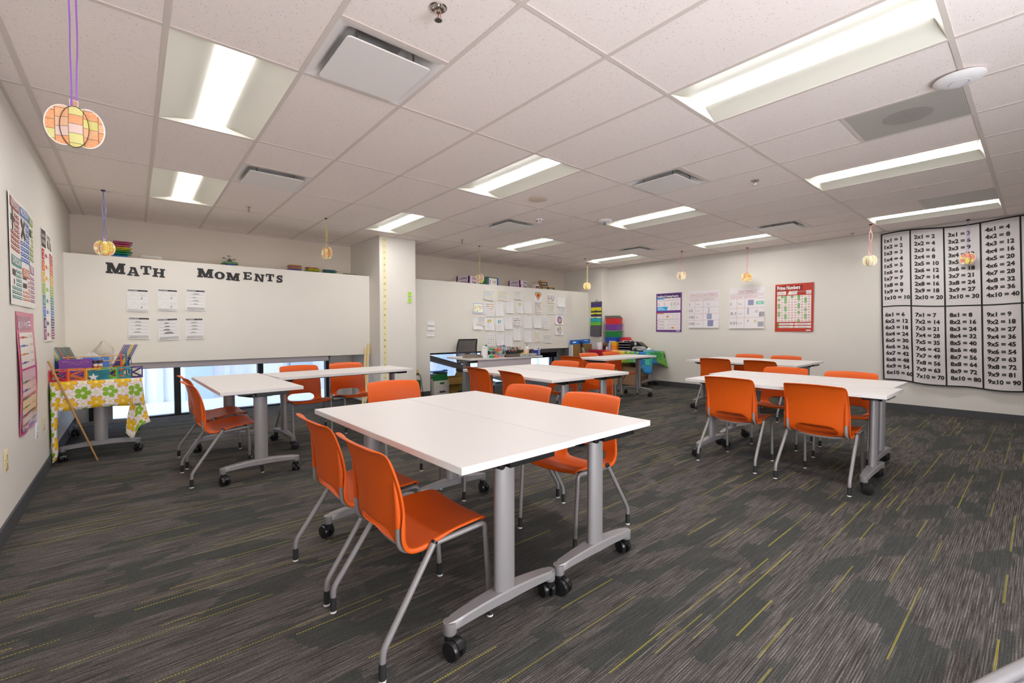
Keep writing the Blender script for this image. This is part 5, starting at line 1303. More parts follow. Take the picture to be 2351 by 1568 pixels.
# things leaning at the end of the right bulkhead
t = thing('foam_boards', 'tall brown carton of boards leaning below the end of the white bulkhead', 'carton', (8.50, 4.27, 0), R(-6))
g = G(); g.bb((-.25, -.06, 0), (.34, .06, .87), mat('carton_olive', '8f6d3c', .8)); g.build('carton', t)
g = G(); g.bb((-.285, -.05, 0), (-.252, .06, .86), C('e2dcd8')); g.build('board_edge', t)
g = G(); g.bb((.20, -.062, .60), (.30, -.0605, .72), C('c8c0b4')); g.bb((.215, -.063, .64), (.28, -.062, .655), GREY); g.build('sticker', t)
g = G(); g.box((0, 0, 0), (.60, .05, .10), mat('blue_carton', '1f6fc8', .5)); g.box((-.20, -.0255, .0), (.10, .001, .03), C('e6eef6')); g.box((.17, -.0255, .02), (.14, .001, .015), C('cfe0f2')); g.box((-.02, -.0255, .0), (.07, .001, .03), C('20344c'))
o = tag(g.build('blue_carton', loc=(8.52, 4.27, .925)), 'long blue carton lying on the tall brown one', 'carton'); o.rotation_euler = (0, R(-2), R(-6))
t = thing('tripod', 'folded silver tripod leaning on the tall brown carton', 'tripod', (8.50, 4.10, 0))
for k, dx in enumerate((-.05, 0, .05)):
    g = G(); g.tube([(dx*1.6+.16, -.06+abs(dx)*.4, .006), (dx*.4-.02, .06, .80)], .011, mat('tripod_silver', 'c9c6c2', .3, .5), 8); g.build('leg', t)
g = G(); g.cyl((-.02, .06, .79), (-.035, .075, .90), .02, BLACKP); g.box((-.045, .075, .905), (.06, .04, .02), BLACKP); g.cyl((-.045, .075, .90), (.03, .05, .93), .006, BLACKP); g.build('head', t)

# ------------------------------------------------------------------ desk
DZ = .752; DX, DY, DR = 5.30, 3.40, R(-2.5)
t = thing('teacher_desk', 'white height adjustable desk crowded with supplies, in front of the papers', 'desk', (DX, DY, 0), DR)
g = G(); g.prism(rrect(.765, .385, .02, 3), DZ-.028, DZ, WHITE_LAM); g.build('desktop', t, bevel=.003)
g = G(); g.bb((-.60, -.345, .44), (.52, -.33, DZ-.03), mat('modesty_lilac', 'cfc6cc', .5)); g.build('modesty_panel', t)
DG = mat('desk_grey', '8b8b90', .4, .3)
for s in (-1, 1):
    g = G(); g.bb((s*.62-.04, -.05, .06), (s*.62+.04, .03, DZ-.03), DG); g.build('leg', t, bevel=.006)
    g = G(); g.bb((s*.62-.04, -.34, .01), (s*.62+.04, .34, .06), DG); g.build('foot', t, bevel=.01)
    g = G(); g.rings([[(s*.62+a*.045, b, z) for a, b in ((-1, -k), (1, -k), (1, k), (-1, k))] for z, k in ((DZ-.085, .06), (DZ-.03, .30))], DG); g.build('arm', t)
g = G(); g.bb((-.55, -.04, DZ-.075), (.55, .02, DZ-.03), BLACKM); g.build('crossbar', t)
def dk(x, y): return (DX+x*cos(DR)-y*sin(DR), DY+x*sin(DR)+y*cos(DR))
def on(x, y): a, b = dk(x, y); return (a, b, DZ+.001)
rn = random.Random(11)
for k in range(7):
    g = G(); w_, d_ = .30-.01*k, .22; g.box((0, 0, .0035), (w_, d_, .006), C(['b08a50', '8a8078', 'cfc6bc', '5c5650', 'b8b0a8', 'a07c4c', '948c86'][k]))
    if k == 6: g.box((.02, -.03, .0085), (.14, .08, .004), INK)
    x, y, z = on(-.575+.012*rn.random(), -.16+.03*rn.random()); o = tag(g.build('clipboard', loc=(x, y, z+.0072*k)), ['lowest clipboard in the heap at the left end of the desk', 'second clipboard from the bottom of the heap on the desk', 'third clipboard from the bottom of the heap on the desk', 'middle dark clipboard of the heap on the desk', 'third clipboard from the top of the heap on the desk', 'second clipboard from the top of the heap on the desk', 'topmost clipboard of the heap on the desk'][k], 'clipboard', 'clipboards heaped on the desk'); o.rotation_euler = (0, 0, R(-20+9*k*rn.random()))
g = G(); g.box((0, 0, .02), (.19, .12, .04), C('cfc2c6')); o = tag(g.build('tissue_packet', loc=tuple(Vector(on(-.50, .05)))), 'pale pink packet behind the clipboard heap', 'packet'); o.rotation_euler = (0, 0, .2)
t = thing('wipes_canister', 'large white wipes canister at the left of the desk supplies', 'canister', on(-.415, -.26))
g = G(); g.lathe([(.002, 0), (.052, 0), (.055, .006), (.055, .15), (.052, .155), (.002, .156)], WPLAS, n=24); g.build('body', t); g = G(); g.lathe([(.054, .15), (.057, .15), (.055, .178), (.045, .185), (.002, .186)], mat('lid_white', 'e2e4e0', .4), n=24); g.build('lid', t)
for q, (x, c, lb) in enumerate(((-.325, '149a5c', 'green capped sand timer on the desk'), (-.245, 'f0722c', 'orange capped sand timer on the desk'))):
    t = thing('sand_timer', lb, 'sand timer', on(x, -.335), 0, 'sand timers on the desk')
    m = mat('timer_'+c, c, .35)
    for z0 in (0, .125): g = G(); g.lathe([(.002, z0), (.042, z0), (.043, z0+.004), (.043, z0+.026), (.040, z0+.03), (.002, z0+.03)], m, n=20); g.build('cap', t)
    g = G(); g.lathe([(.034, .03), (.034, .055), (.006, .078), (.034, .10), (.034, .126)], CLEAR, n=18); g.build('glass', t)
    g = G(); g.lathe([(.002, .0305), (.030, .0305), (.026, .042), (.002, .055)], m, n=16); g.build('sand', t)
def rainbow():
    n = NB('rainbow_crayon', .5, .3); x, y, z = n.coords(); k = n.fl(n.mul(z, 1/.028)); a = n.fr(n.add(n.mul(n.f('ARCTAN2', y, x), 3.5), n.mul(k, .5)))
    b = n.ramp(n.mul(z, 6.2), [(0, 'c83c80'), (.17, '3c5ab0'), (.34, '2f9a6c'), (.5, 'e0a028'), (.66, 'c8281c'), (.85, 'c0202c')]); n.out(n.mix(n.lt(a, .3), b, lin('f0ece8'))); return n.m
cup_of('rainbow patterned pencil cup with a red rim on the desk', *on(-.15, -.31), .048, .135, rainbow(), [('4a3ca0', .185, -.4, .3), ('c02838', .19, .7, .3), ('1f8a4c', .165, .3, .6), ('8c2430', .18, .8, -.1), ('e0c830', .15, -.8, .1)])
bottle('small green bottle behind the sand timers', *on(-.33, -.18), [(.002, 0), (.035, 0), (.037, .01), (.037, .12), (.02, .175), (.012, .19), (.002, .19)], mat('green_pet', '4aa86c', .1, 0, .5, .7), mat('cap_green', '1f8a4c', .4), .02)
t = thing('potted_plant', 'tiny dark green plant in a pale pot on the desk', 'plant', on(-.035, -.27))
g = G(); g.lathe([(.002, 0), (.032, 0), (.036, .05), (.032, .05), (.002, .045)], C('c8c2b8'), n=16); g.build('pot', t)
for k in range(11):
    g = G(); a = k*2.4; l = .05+.04*((k*5) % 4)/3; g.tube([(.008*cos(a), .008*sin(a), .045), (.03*cos(a), .03*sin(a), .045+l*.7), (.05*cos(a), .05*sin(a), .045+l)], .006, C(['1f4a30', '2c5c34', '6c7c38'][k % 3]), 5, .001); g.build('leaf', t)
bottle('blue capped clear water bottle on the desk', *on(.03, -.20), [(.002, 0), (.03, 0), (.032, .01), (.032, .12), (.014, .16), (.012, .175), (.002, .175)], mat('water_blue', '8fc0dc', .1, 0, .5, .7), mat('cap_navy', '25307c', .4), .022)
t = thing('pen_basket', 'black mesh desk basket holding scissors and markers', 'basket', on(.185, -.24))
g = G()
for a, b in (((-.115, -.05, 0), (.115, -.047, .09)), ((-.115, .047, 0), (.115, .05, .09)), ((-.115, -.05, 0), (-.112, .05, .09)), ((.112, -.05, 0), (.115, .05, .09)), ((-.115, -.05, 0), (.115, .05, .003)), ((-.03, -.05, 0), (-.028, .05, .09))): g.bb(a, b, BLACKM)
g.build('basket', t)
for k, (x, r_) in enumerate(((-.07, .018), (-.0, .014), (.045, .016))):
    g = G()
    for s in (-1, 1): g.tube([(x+s*.016+r_*cos(q), .01, .135+r_*1.35*sin(q)) for q in [2*pi*j/14 for j in range(15)]], .0042, BLACKP, 6); g.cyl((x+s*.008, .01, .11), (x-s*.004, .01, .03), .004, CHROME, 6)
    plabel(g.build('scissors', t), 'scissors with black loops')
for k, (x, c, h) in enumerate(((-.09, 'e83c8c', .115), (-.015, 'ee5a8a', .13), (.07, '8a5a34', .17), (.085, '6c4a2c', .16), (.10, '2c2c30', .12), (.05, 'dcd24a', .10))):
    g = G(); g.cyl((x, -.02, .006), (x+.006, -.025, h), .008, C(c, .4), 8); g.build('marker', t)
cup_of('small black pot of brushes at the right of the mesh basket', *on(.335, -.24), .03, .10, BLACKP, [('8a6a44', .16, .6, .2), ('5c4630', .14, -.2, .5), ('d0c8b8', .15, .3, -.6)])
g = G(); g.prism([(-.045, 0), (.025, 0), (-.012, .05)], -.15, .15, mat('nameplate_bronze', '5c5044', .45, .4), 'X'); o = tag(g.build('name_plate', loc=on(.09, -.345)), 'bronze wedge shaped name plate at the front of the desk', 'name plate'); o.rotation_euler = (0, 0, DR)
t = thing('bead_organizer', 'flat clear organiser box with small compartments on the desk', 'organiser', on(.425, -.34), DR); t.scale = (.86, 1, 1)
g = G(); g.bb((-.215, -.055, 0), (.215, .055, .006), CLEAR)
for q in range(7): g.bb((-.215+.0705*q, -.055, 0), (-.212+.0705*q, .055, .046), mat('divider', 'b8b2a8', .3))
for s in (-1, 1): g.bb((-.215, s*.055, 0), (.215, s*.052, .046), CLEAR)
g.build('case', t)
for q in range(6): g = G(); g.bb((-.207+.0705*q, -.047, .007), (-.150+.0705*q, .047, .03), C(['d8d4c8', 'a8a49c', 'e0dcd0', 'b4aca0', 'cfcac0', 'a09890'][q])); g.build('contents', t)
for k, (x, y, c, w_, h, lb) in enumerate(((.33, -.20, 'd6d2d8', .10, .05, 'white pack beside the brush pot on the desk'), (.405, -.255, 'e8d83c', .09, .05, 'yellow sticky note block on the desk'), (.465, -.235, 'e2b49c', .09, .12, 'peach and green candle jar on the desk'))):
    if k == 2:
        t = thing('candle_jar', lb, 'jar', on(x+.03, y)); g = G(); g.lathe([(.002, 0), (.045, 0), (.047, .005), (.047, .04)], C('a8c8a0', .3), n=20); g.build('label_band', t); g = G(); g.lathe([(.046, .04), (.046, .10), (.043, .108), (.036, .108), (.002, .104)], C('e6bca4', .3), n=20); g.build('wax', t); g = G(); g.lathe([(.046, .1085), (.047, .109), (.047, .125), (.002, .127)], CLEAR, n=20); g.build('lid', t)
    else: carton('note_block', lb, *on(x, y), w_, .08, h, -4+8*k, C(c), 'notes')
bottle('white pump bottle standing behind the clear organiser', *on(.565, -.18), [(.002, 0), (.032, 0), (.034, .006), (.034, .135), (.022, .165), (.011, .17), (.002, .17)], mat('bottle_white', 'ebe7e6', .35), mat('pump_grey', 'a8a4a6', .35), .03)
t = thing('blue_canister', 'blue and white canister at the right end of the desk', 'canister', on(.685, -.31))
g = G(); g.bb((-.06, -.035, 0), (.06, .035, .10), mat('blue_plastic', '1a3a9c', .35)); g.build('body', t, bevel=.006)
g = G(); g.bb((-.055, -.03, .10), (.055, .03, .148), C('e4e2e6', .4)); g.lathe([(.002, -.0305), (.014, -.0305), (.014, -.032), (.002, -.032)], mat('blue_plastic', '1a3a9c', .35), (.012, 0, .125), 14, 'Y'); g.build('label_panel', t)
g = G(); g.bb((-.0, -.0365, .015), (.042, -.0352, .085), C('b8b0b4')); g.bb((.012, -.037, .03), (.03, -.0366, .07), C('6c6870')); g.build('picture', t)
g = G(); g.lathe([(.002, 0), (.026, 0), (.033, .11), (.031, .11), (.025, .004), (.002, .004)], mat('red_cup', 'd01a28', .35), n=20); tag(g.build('plastic_cup', loc=on(.755-.04, -.20)), 'red plastic cup at the right end of the desk', 'cup')
bottle('slim dark bottle left of the blue canister', *on(.625, -.265), [(.002, 0), (.014, 0), (.015, .07), (.009, .09), (.002, .09)], C('3c4a5c', .3), C('20242c', .4), .02, 'small_bottle')
# office chair behind the desk
t = thing('office_chair', 'black office chair with grey mesh back behind the desk', 'office chair', (5.22, 4.0, 0), R(-92))
MESH = mat('chair_mesh', '5a5656', .9, 0, .2, .62)
g = G(); W_ = .215
P = [(-.03+.05*sin(pi*k/8), .60+.43*k/8, W_*(1.06-.12*k/8)) for k in range(9)]
fr_ = [(-x-.17, -w_, z) for x, z, w_ in P]+[(-x-.17, w_, z) for x, z, w_ in reversed(P)]; fr_.append(fr_[0])
g.tube(fr_, .013, BLACKP, 8); g.build('back_frame', t)
g = G(); g.grid(lambda u, v: (-(-.03+.05*sin(pi*v))-.17-.02*(1-(2*u-1)**2), (2*u-1)*W_*(1.06-.12*v), .60+.43*v), 10, 10, MESH); g.build('mesh_back', t, thick=.003)
g = G(); g.rings([[(x*s, y*s, z) for x, y in rrect(.24, .24, .08, 5)] for s, z in ((.9, .44), (1, .455), (1, .49), (.92, .505))], BLACKM); g.build('seat', t)
g = G(); g.tube([(-.05, 0, .43), (-.24, 0, .46), (-.24, 0, .70)], .018, BLACKP, 8); g.build('back_support', t)
g = G(); g.cyl((0, 0, .09), (0, 0, .44), .025, BLACKP); g.build('column', t)
for k in range(5):
    a = 2*pi*k/5+.3; g = G(); g.tube([(0, 0, .10), (.27*cos(a), .27*sin(a), .075)], .024, BLACKP, 8, .016); l = g.build('base_arm', t)
    g = G(); g.lathe([(.002, -.022), (.027, -.022), (.028, .022), (.002, .022)], BLACKP, (.27*cos(a), .27*sin(a), .029), 14, 'Y'); g.build('caster', l)

# ------------------------------------------------------------------ boxes in the alcove left of the desk
t = thing('file_box', 'white file storage box with a green folder sticking up, left of the desk', 'box', (4.80, 4.60, 0), R(3))
BXW = mat('box_white', 'd4cfc6', .7)
g = G(); g.bb((-.165, -.20, 0), (.165, .20, .27), BXW); g.build('carton', t, bevel=.003)
g = G(); g.bb((-.04, -.202, .205), (.055, -.2005, .24), C('1c6a34')); g.build('hand_hole', t)
g = G()
for q in range(3): g.bb((-.13, -.2012, .10+.035*q), (.13, -.2002, .102+.035*q), GREY)
g.bb((-.05, -.2015, .045), (.08, -.2002, .082), C('3c3c40')); g.bb((-.13, -.2015, .05), (-.06, -.2002, .056), C('4a6a9c')); g.bb((.09, -.2015, .055), (.15, -.2002, .062), C('4a6a9c'))
g.build('printed_lines', t)
g = G(); g.box((0, -.15, .325), (.31, .02, .125), mat('folder_green', '0f6a30', .5), rx=-.12); tag(g.build('green_folder', loc=(4.80, 4.60, 0)), 'green hanging folder standing up in the white file box', 'folder').rotation_euler = (0, 0, R(3))
cardbox('open brown carton with a hanging flap between the file box and the desk leg', 5.16, 4.62, 0, .34, .34, .30, -3, (('F', -70, .13), ('R', 60, .12)), mat('carton_tan', 'a07c3c', .8))
for k in range(4):
    g = G(); g.box((0, 0, .024), (.20, .27, .046), C('d6ccd2')); g.box((.0, -.1352, .026), (.10, .001, .014), C('6c3c54')); g.box((.0, -.1352, .01), (.07, .001, .006), C('8c8490'))
    tag(g.build('paper_ream', loc=(4.66+.012*(k % 2), 4.96, .30+.048*k), bevel=.002), ['lowest boxed paper ream in the pile by the window', 'second boxed paper ream from the bottom of the pile by the window', 'third boxed paper ream in the pile by the window', 'topmost boxed paper ream in the pile by the window'][k], 'paper ream', 'paper reams piled by the window')
carton('low_cabinet', 'low white shelf box carrying the papers by the window', 4.86, 4.99, 0, .58, .33, .298, 0, C('b8b2ac'), 'box')
for k, (x, y, w_, h, c, lb) in enumerate(((4.95, 4.90, .26, .05, 'cfc8c8', 'white paper bundle lying right of the paper reams'), (5.06, 4.88, .20, .03, '4c443c', 'dark magazine pile right of the white paper bundle'))):
    g = G()
    for q in range(3): g.box((.01*q, 0, h*(q+.5)/3), (w_-.02*q, .24, h/3-.002), C(c), rz=.06*q)
    tag(g.build('paper_bundle', loc=(x, y, .30+(.0 if k == 0 else .051))), lb, 'papers')
g = G(); g.box((0, 0, .012), (.36, .05, .022), mat('blue_plastic2', '2f7fe0', .4)); g.box((.17, 0, .02), (.07, .07, .035), mat('blue_plastic2', '2f7fe0', .4)); o = tag(g.build('blue_ruler', loc=(4.98, 4.83, .388)), 'bright blue plastic strip lying on the papers by the window', 'plastic strip')
def sack(name, label, x, y, z, rx_, ry_, h, m, seed):
    rn = random.Random(seed); ph = [rn.random()*6 for _ in range(4)]; g = G(); rs = []
    for k in range(11):
        v = k/10; r_ = (.75+.55*sin(min(1, v*1.25)*pi*.75))*(1-.75*max(0, v-.72)/.28)
        rs.append([(rx_*r_*cos(a)*(1+.10*sin(5*a+ph[0]+v*4)+.05*sin(9*a+ph[1])), ry_*r_*sin(a)*(1+.10*sin(4*a+ph[2]-v*3)), h*v+.01*sin(3*a+ph[3])*(v > .05)) for a in [2*pi*j/22 for j in range(22)]])
    g.rings(rs, m); return tag(g.build(name, loc=(x, y, z), angle=70), label, 'bag')
sack('plastic_bag', 'crumpled translucent blue plastic bag under the desk', 4.83, 3.60, .0, .075, .06, .46, mat('bag_teal', '4f9aa4', .25, 0, .6), 3)
sack('fabric_bag', 'crumpled patterned cloth bag on the floor under the desk', 4.99, 3.50, 0, .07, .06, .17, C('8a8468'), 4)
t = thing('waste_bin', 'grey waste bin with a white liner under the desk', 'bin', (5.22, 3.52, 0))
g = G(); g.lathe([(.002, 0), (.10, 0), (.125, .28), (.118, .28), (.095, .01), (.002, .01)], mat('bin_grey', '4c4a4c', .4), n=24); g.build('bucket', t)
g = G(); g.lathe([(.117, .20), (.118, .30), (.130, .30), (.132, .24)], mat('liner_white', 'd8d4d6', .4), n=24); g.build('liner', t)
t = thing('cereal_box', 'tall green and brown box on the floor right of the pillar', 'box', (4.25, 4.30, 0), R(-12))
g = G(); g.bb((-.055, -.04, 0), (.055, .04, .33), C('8c6a3c')); g.build('carton', t)
g = G(); g.bb((-.0555, -.0408, .18), (.0555, -.0402, .33), C('1c5a1c')); g.bb((-.0555, -.0408, .0), (.0555, -.0402, .05), C('1c5a1c')); g.bb((-.03, -.0412, .09), (.03, -.0406, .10), C('3c7a2c')); g.bb((-.03, -.0412, .13), (.03, -.0406, .135), C('3c7a2c')); g.build('print', t)
# yardsticks by the pillar
for k, (x0, z1, tilt, lb) in enumerate(((3.395, .99, .0, 'wooden yardstick leaning in the corner by the pillar, the taller one'), (3.36, .93, .05, 'second wooden yardstick leaning behind the taller one'))):
    g = G(); a = Vector((3.225-.055*k, 4.05-.01*k, .003)); b = Vector((3.405-.048*k, YW-.012, z1)); d = b-a
    n_ = Vector((0, -1, .3)).normalized(); s_ = d.cross(n_).normalized()*.019; n2 = s_.cross(d).normalized()*.003
    g.rings([[p+s_+n2, p-s_+n2, p-s_-n2, p+s_-n2] for p in (a, b)], mat('ruler_wood', 'dcc48c', .6))
    for q in range(1, 30):
        c = a+d*q/30+n2*1.1 if n2.y < 0 else a+d*q/30-n2*1.1
        e = s_*.9; f = s_*(.2 if q % 5 else -.2); w2 = d.normalized()*.0012; g.add([c+e-w2, c+f-w2, c+f+w2, c+e+w2], [(0, 1, 2, 3)], C('7a6038'))
    tag(g.build('yardstick', at=tuple(a)), lb, 'ruler', 'yardsticks by the pillar')
# ------------------------------------------------------------------ flowered table
FLO = floral_mat(); FT = .7485
fx0, fx1, fy0, fy1 = -.112, .515, 2.925, 4.36
g = G()
TH_ = 2.5
def front(u, v):         # straight front drop
    x = fx0+.02+u*(fx1-fx0-.02)
    return (x, fy0-.010*v-.007*v*sin(u*13+1)-.004*sin(v*3.1), FT-v*(.255+.006*sin(u*9)))
g.grid(front, 30, 8, FLO, lambda u, v: (u*.62, .3-v*.255))
def corner(u, v):        # folded corner hanging at the right
    T0, T1 = Vector((fx1-.035, fy0-.008, FT)), Vector((fx1, fy0+.16, FT))
    B0, B1 = Vector((.385, 2.885, .235)), Vector((.575, 2.935, .31))
    M0 = Vector((.395, 2.89, .42)).lerp(Vector((fx1+.02, fy0+.1, .42)), u)
    a = T0.lerp(T1, u); b = B0.lerp(B1, u); b.z -= .10*max(0, 1-abs(u-.28)/.28)
    w2 = 2*v*(1-v)
    p_ = a*(1-v)**2+M0*w2+b*v*v
    return (p_.x, p_.y-.012*sin(u*7)*v, p_.z)
g.grid(corner, 12, 16, FLO, lambda u, v: (.62+u*.24, .3-v*.52))
g.grid(lambda u, v: (fx1+.02*v+.006*sin(u*20)*v, fy0+.16+u*(fy1-fy0-.16), FT-v*.30), 20, 6, FLO, lambda u, v: (.86+u*1.2, .3-v*.3))
def left(u, v):          # sheet along the wall, longest at the front
    k = u**1.5; return (fx0-.003-.005*sin(u*26)*v, fy1-u*(fy1-fy0), FT-v*(.26+.36*k))
g.grid(left, 30, 8, FLO, lambda u, v: (u*1.4, .3-v*.6))
def strip(u, v):         # corner tail at the left
    w_ = .062*(1-.55*v)+.012*max(0, sin(v*9))
    return (fx0-.004+u*w_, fy0-.012-.014*sin(u*3.1)-.008*v, FT-v*(.722-.03*u))
g.grid(strip, 5, 24, FLO, lambda u, v: (.40+u*.07, .3-v*.75))
g.grid(lambda u, v: (fx0+u*(fx1-fx0), fy0+v*(fy1-fy0), FT+.0005), 10, 20, FLO, lambda u, v: (u*.62, .3+v*1.4))
tag(g.build('flowered_tablecloth', at=(.2, 3.6, FT), thick=.0015, angle=80), 'white tablecloth printed with green and yellow flowers by the left wall', 'tablecloth')
# popsicle stick bridge
t = thing('stick_bridge', 'long rainbow craft stick truss bridge at the front of the flowered cloth', 'model bridge', (.20, 3.0, FT+.003))
secs = [(-.325, -.205, 'c8202a', 'red'), (-.205, -.085, 'e8701c', 'orange'), (-.085, .02, 'e2b414', 'yellow'), (.02, .135, '74b43c', 'green'), (.135, .235, '1a8f9e', 'turquoise'), (.235, .325, '4a2a80', 'violet')]
def stick(g, a, b, m, w_=.010, th=.002, vert=True):
    a, b = Vector(a), Vector(b); d = (b-a).normalized(); s_ = d.cross(Vector((0, 1, 0))); s_ = (s_.normalized() if s_.length > .1 else Vector((1, 0, 0)))*w_/2; n_ = Vector((0, th/2, 0))
    g.rings([[p+s_+n_, p-s_+n_, p-s_-n_, p+s_-n_] for p in (a, b)], m)
BH_ = .105
for x0, x1, c, nm in secs:
    m = mat('stick_'+c, c, .6); g = G()
    for y in (-.045, .055):
        stick(g, (x0, y, .005), (x1, y, .005), m); stick(g, (x0, y, BH_-.004), (x1, y, BH_-.004), m)
        for x in (x0+.006, x1-.006): stick(g, (x, y-.002, 0), (x, y-.002, BH_), m, .011)
        stick(g, (x0+.012, y+.002, BH_*.5), (x1-.012, y+.002, BH_-.012), m, .009); stick(g, (x0+.012, y+.002, BH_*.5), (x1-.012, y+.002, .012), m, .009)
    for z in (.004, BH_-.003):
        for x in (x0+.02, (x0+x1)/2, x1-.02): g.bb((x-.005, -.045, z-.001), (x+.005, .055, z+.001), m)
    plabel(g.build('truss_section', t), nm+' section')
g = G(); m = mat('stick_wood', 'cfa878', .7); rn = random.Random(4)
for k in range(9): x = -.30+.07*k; g.box((x, .0+.01*rn.random(), BH_+.003+.002*(k % 3)), (.11, .010, .002), m, rz=.1*rn.random())
plabel(g.build('deck_sticks', t), 'plain wooden deck sticks')
g = G()
for k in range(60): x = -.32+.0108*k; g.lathe([(.0005, -.0035), (.0035, 0), (.0005, .0035)], C(['e8e4ea', 'd8c0d0', 'c0c8d8'][k % 3], .2), (x, -.052, BH_-.008+.004*sin(k*.7)), 6)
o = g.build('bead_string', t); o['kind'] = 'stuff'
g = G(); rn = random.Random(9)
for k in range(46):
    x = -.27+.52*rn.random(); z = .012+.045*rn.random(); a = rn.random()*3.1; y = .003+.035*rn.random()
    g.box((x, y, z), (.07, .009, .002), mat('stick_wood', 'cfa878', .7) if k % 5 else C('24386c'), rz=.3*rn.random(), ry=.6*sin(a*4))
o = g.build('loose_sticks', t); o['kind'] = 'stuff'
t = thing('teal_card', 'teal card with a beaded white star leaning on the stick bridge', 'card', (.208, 2.942, FT+.002))
p = Panel((0, 0, .046), *FB, .142, .088, mat('teal_card', '12808a', .6), .0015)
for q, (wd, yy) in enumerate(((.09, .03), (.075, .021), (.06, .011), (.066, .003), (.06, -.006), (.05, -.015), (.055, -.024), (.04, -.032))): p.rect(-.055 if q < 2 else -.005, yy, wd, .0022, C('0a3c44'))
p.build('sheet', None, None, parent=t)
g = G(); R0 = .036; pts = [(R0*(1 if k % 2 == 0 else .42)*sin(pi*k/5), R0*(1 if k % 2 == 0 else .42)*cos(pi*k/5)) for k in range(10)]
g.prism([(x-.040, z+.028) for x, z in pts], -.006, -.003, mat('star_white', 'e6e0e0', .5), 'Y')
for k in range(10):
    x, z = pts[k]; x2, z2 = pts[(k+1) % 10]
    for f in (.0, .33, .66): g.lathe([(.0005, -.003), (.003, 0), (.0005, .003)], mat('bead_pearl', 'f0e8ea', .15), (x+(x2-x)*f-.040, -.007, z+(z2-z)*f+.028), 6)
g.build('star', t)
# purple sign box, trays and bundles behind the bridge
t = thing('purple_sign', 'purple painted sign box with glitter dots behind the stick bridge', 'sign', (.035, 3.19, FT+.001))
g = G(); g.bb((-.115, -.02, .0), (.115, .02, .190), mat('purple_paint', '7a3f9a', .6)); g.build('panel', t, bevel=.002)
g = G(); rn = random.Random(2)
GL = [mat('glitter_gold', 'c89a3c', .2), mat('glitter_pink', 'd88ab0', .2), mat('glitter_white', 'f0e8f0', .2)]
for k in range(54):
    x = -.09+.18*k/54; z = .150+.014*sin(k*1.9)+.012*rn.random() if k > 10 else .165+.008*rn.random(); g.lathe([(.0004, -.0022), (.0022, 0), (.0004, .0022)], GL[k % 3], (x, -.0212, z), 5)
o = g.build('glitter_dots', t); o['kind'] = 'stuff'
ORS = mat('stick_e8701c', 'e8701c', .6); BLS = mat('stick_1c6a94', '1c6a94', .6); WDS = mat('stick_wood', 'cfa878', .7)
t = thing('stick_tray', 'wide craft stick tray of supplies behind the purple sign', 'tray', (.175, 3.36, FT+.001))
g = G(); g.bb((-.25, -.12, 0), (.25, .12, .004), WDS)
g.build('bottom', t)
for z in (.155, .205):
    g = G(); g.tube([(-.25, -.125, z), (0, -.128, z+.006), (.24, -.125, z+.012)], .005, WDS, 6); g.build('rail', t)
for x, m, h in ((-.24, BLS, .215), (-.195, ORS, .225), (.225, BLS, .25), (.185, mat('stick_d8481c', 'd8481c', .6), .23)):
    g = G(); g.box((x, -.131, h/2), (.013, .004, h), m); g.build('upright', t)
for x, m in ((-.24, BLS), (.24, BLS)):
    g = G(); g.box((x, .12, .11), (.013, .004, .22), m); g.build('upright', t)
g = G(); g.lathe([(.05, -.003), (.062, -.003), (.062, .003), (.05, .003)], mat('hoop_grey', '5a6a7c', .3), (.262, -.02, .17), 24, 'X'); g.build('hoop', t)
def bundle(label, x, y, z, cols, lean, h, rz=0.):
    t = thing('stick_bundle', label, 'craft sticks', (x, y, z), rz, 'bundles of coloured craft sticks')
    n = len(cols); w_ = .0145
    for k, c in enumerate(cols):
        g = G(); x0 = (k-n/2)*w_
        for q in range(2): g.rings([[(x0+lean*h*f+a, .01*q+b, h*f) for a, b in ((-w_*.46, -.004), (w_*.46, -.004), (w_*.46, .004), (-w_*.46, .004))] for f in (0, 1)], mat('stick_'+c, c, .6))
        g.build('stick', t)
    g = G(); g.grid(lambda u, v: ((u-.5)*n*w_*1.1+lean*h*(.55+.5*v), -.012-.006*sin(u*9), h*(.55+.5*v)+.012*sin(u*11)*v), 8, 5, FILM); g.build('bag_film', t, thick=.0008)
bundle('bundle of mostly green craft sticks behind the purple sign', -.005, 3.42, FT+.006, ['0f5c2c', '0f5c2c', '1c3c9c', '3c1c5c', '12743a', 'd8b414', '12743a', '0f3c24', 'c01c20', '1c5c44', '12743a', '0f5c2c', '8c2424', '12743a'], -.38, .295)
bundle('bundle of violet, blue and yellow craft sticks at the right of the tray', .315, 3.42, FT+.006, ['8a3c90', '2c1c6c', '2c1c7c', '1c3ca0', 'e2b814', 'e2b814', '3c1450', '1c3c9c'], .42, .31)
sack('plastic_bag', 'white crumpled plastic bag in the middle of the stick tray', 0.14, 3.33, FT+.10, .06, .035, .14, BAG, 8)
sack('clear_bag', 'clear plastic bag of wooden sticks behind the white bag', 0.225, 3.42, FT+.10, .06, .045, .25, frosted('film_clear', 'd8d0c4', .5, .2), 12)
g = G(); rn = random.Random(6)
for k in range(16): g.box((.22+.05*(rn.random()-.5), 3.43+.03*(rn.random()-.5), FT+.16+.03*rn.random()), (.009, .003, .10), WDS, rz=rn.random(), rx=.3*(rn.random()-.5), ry=.5*(rn.random()-.5))
o = tag(g.build('wooden_sticks', at=(.22, 3.43, FT+.11)), 'loose plain sticks inside the clear bag', 'craft sticks', kind='stuff')
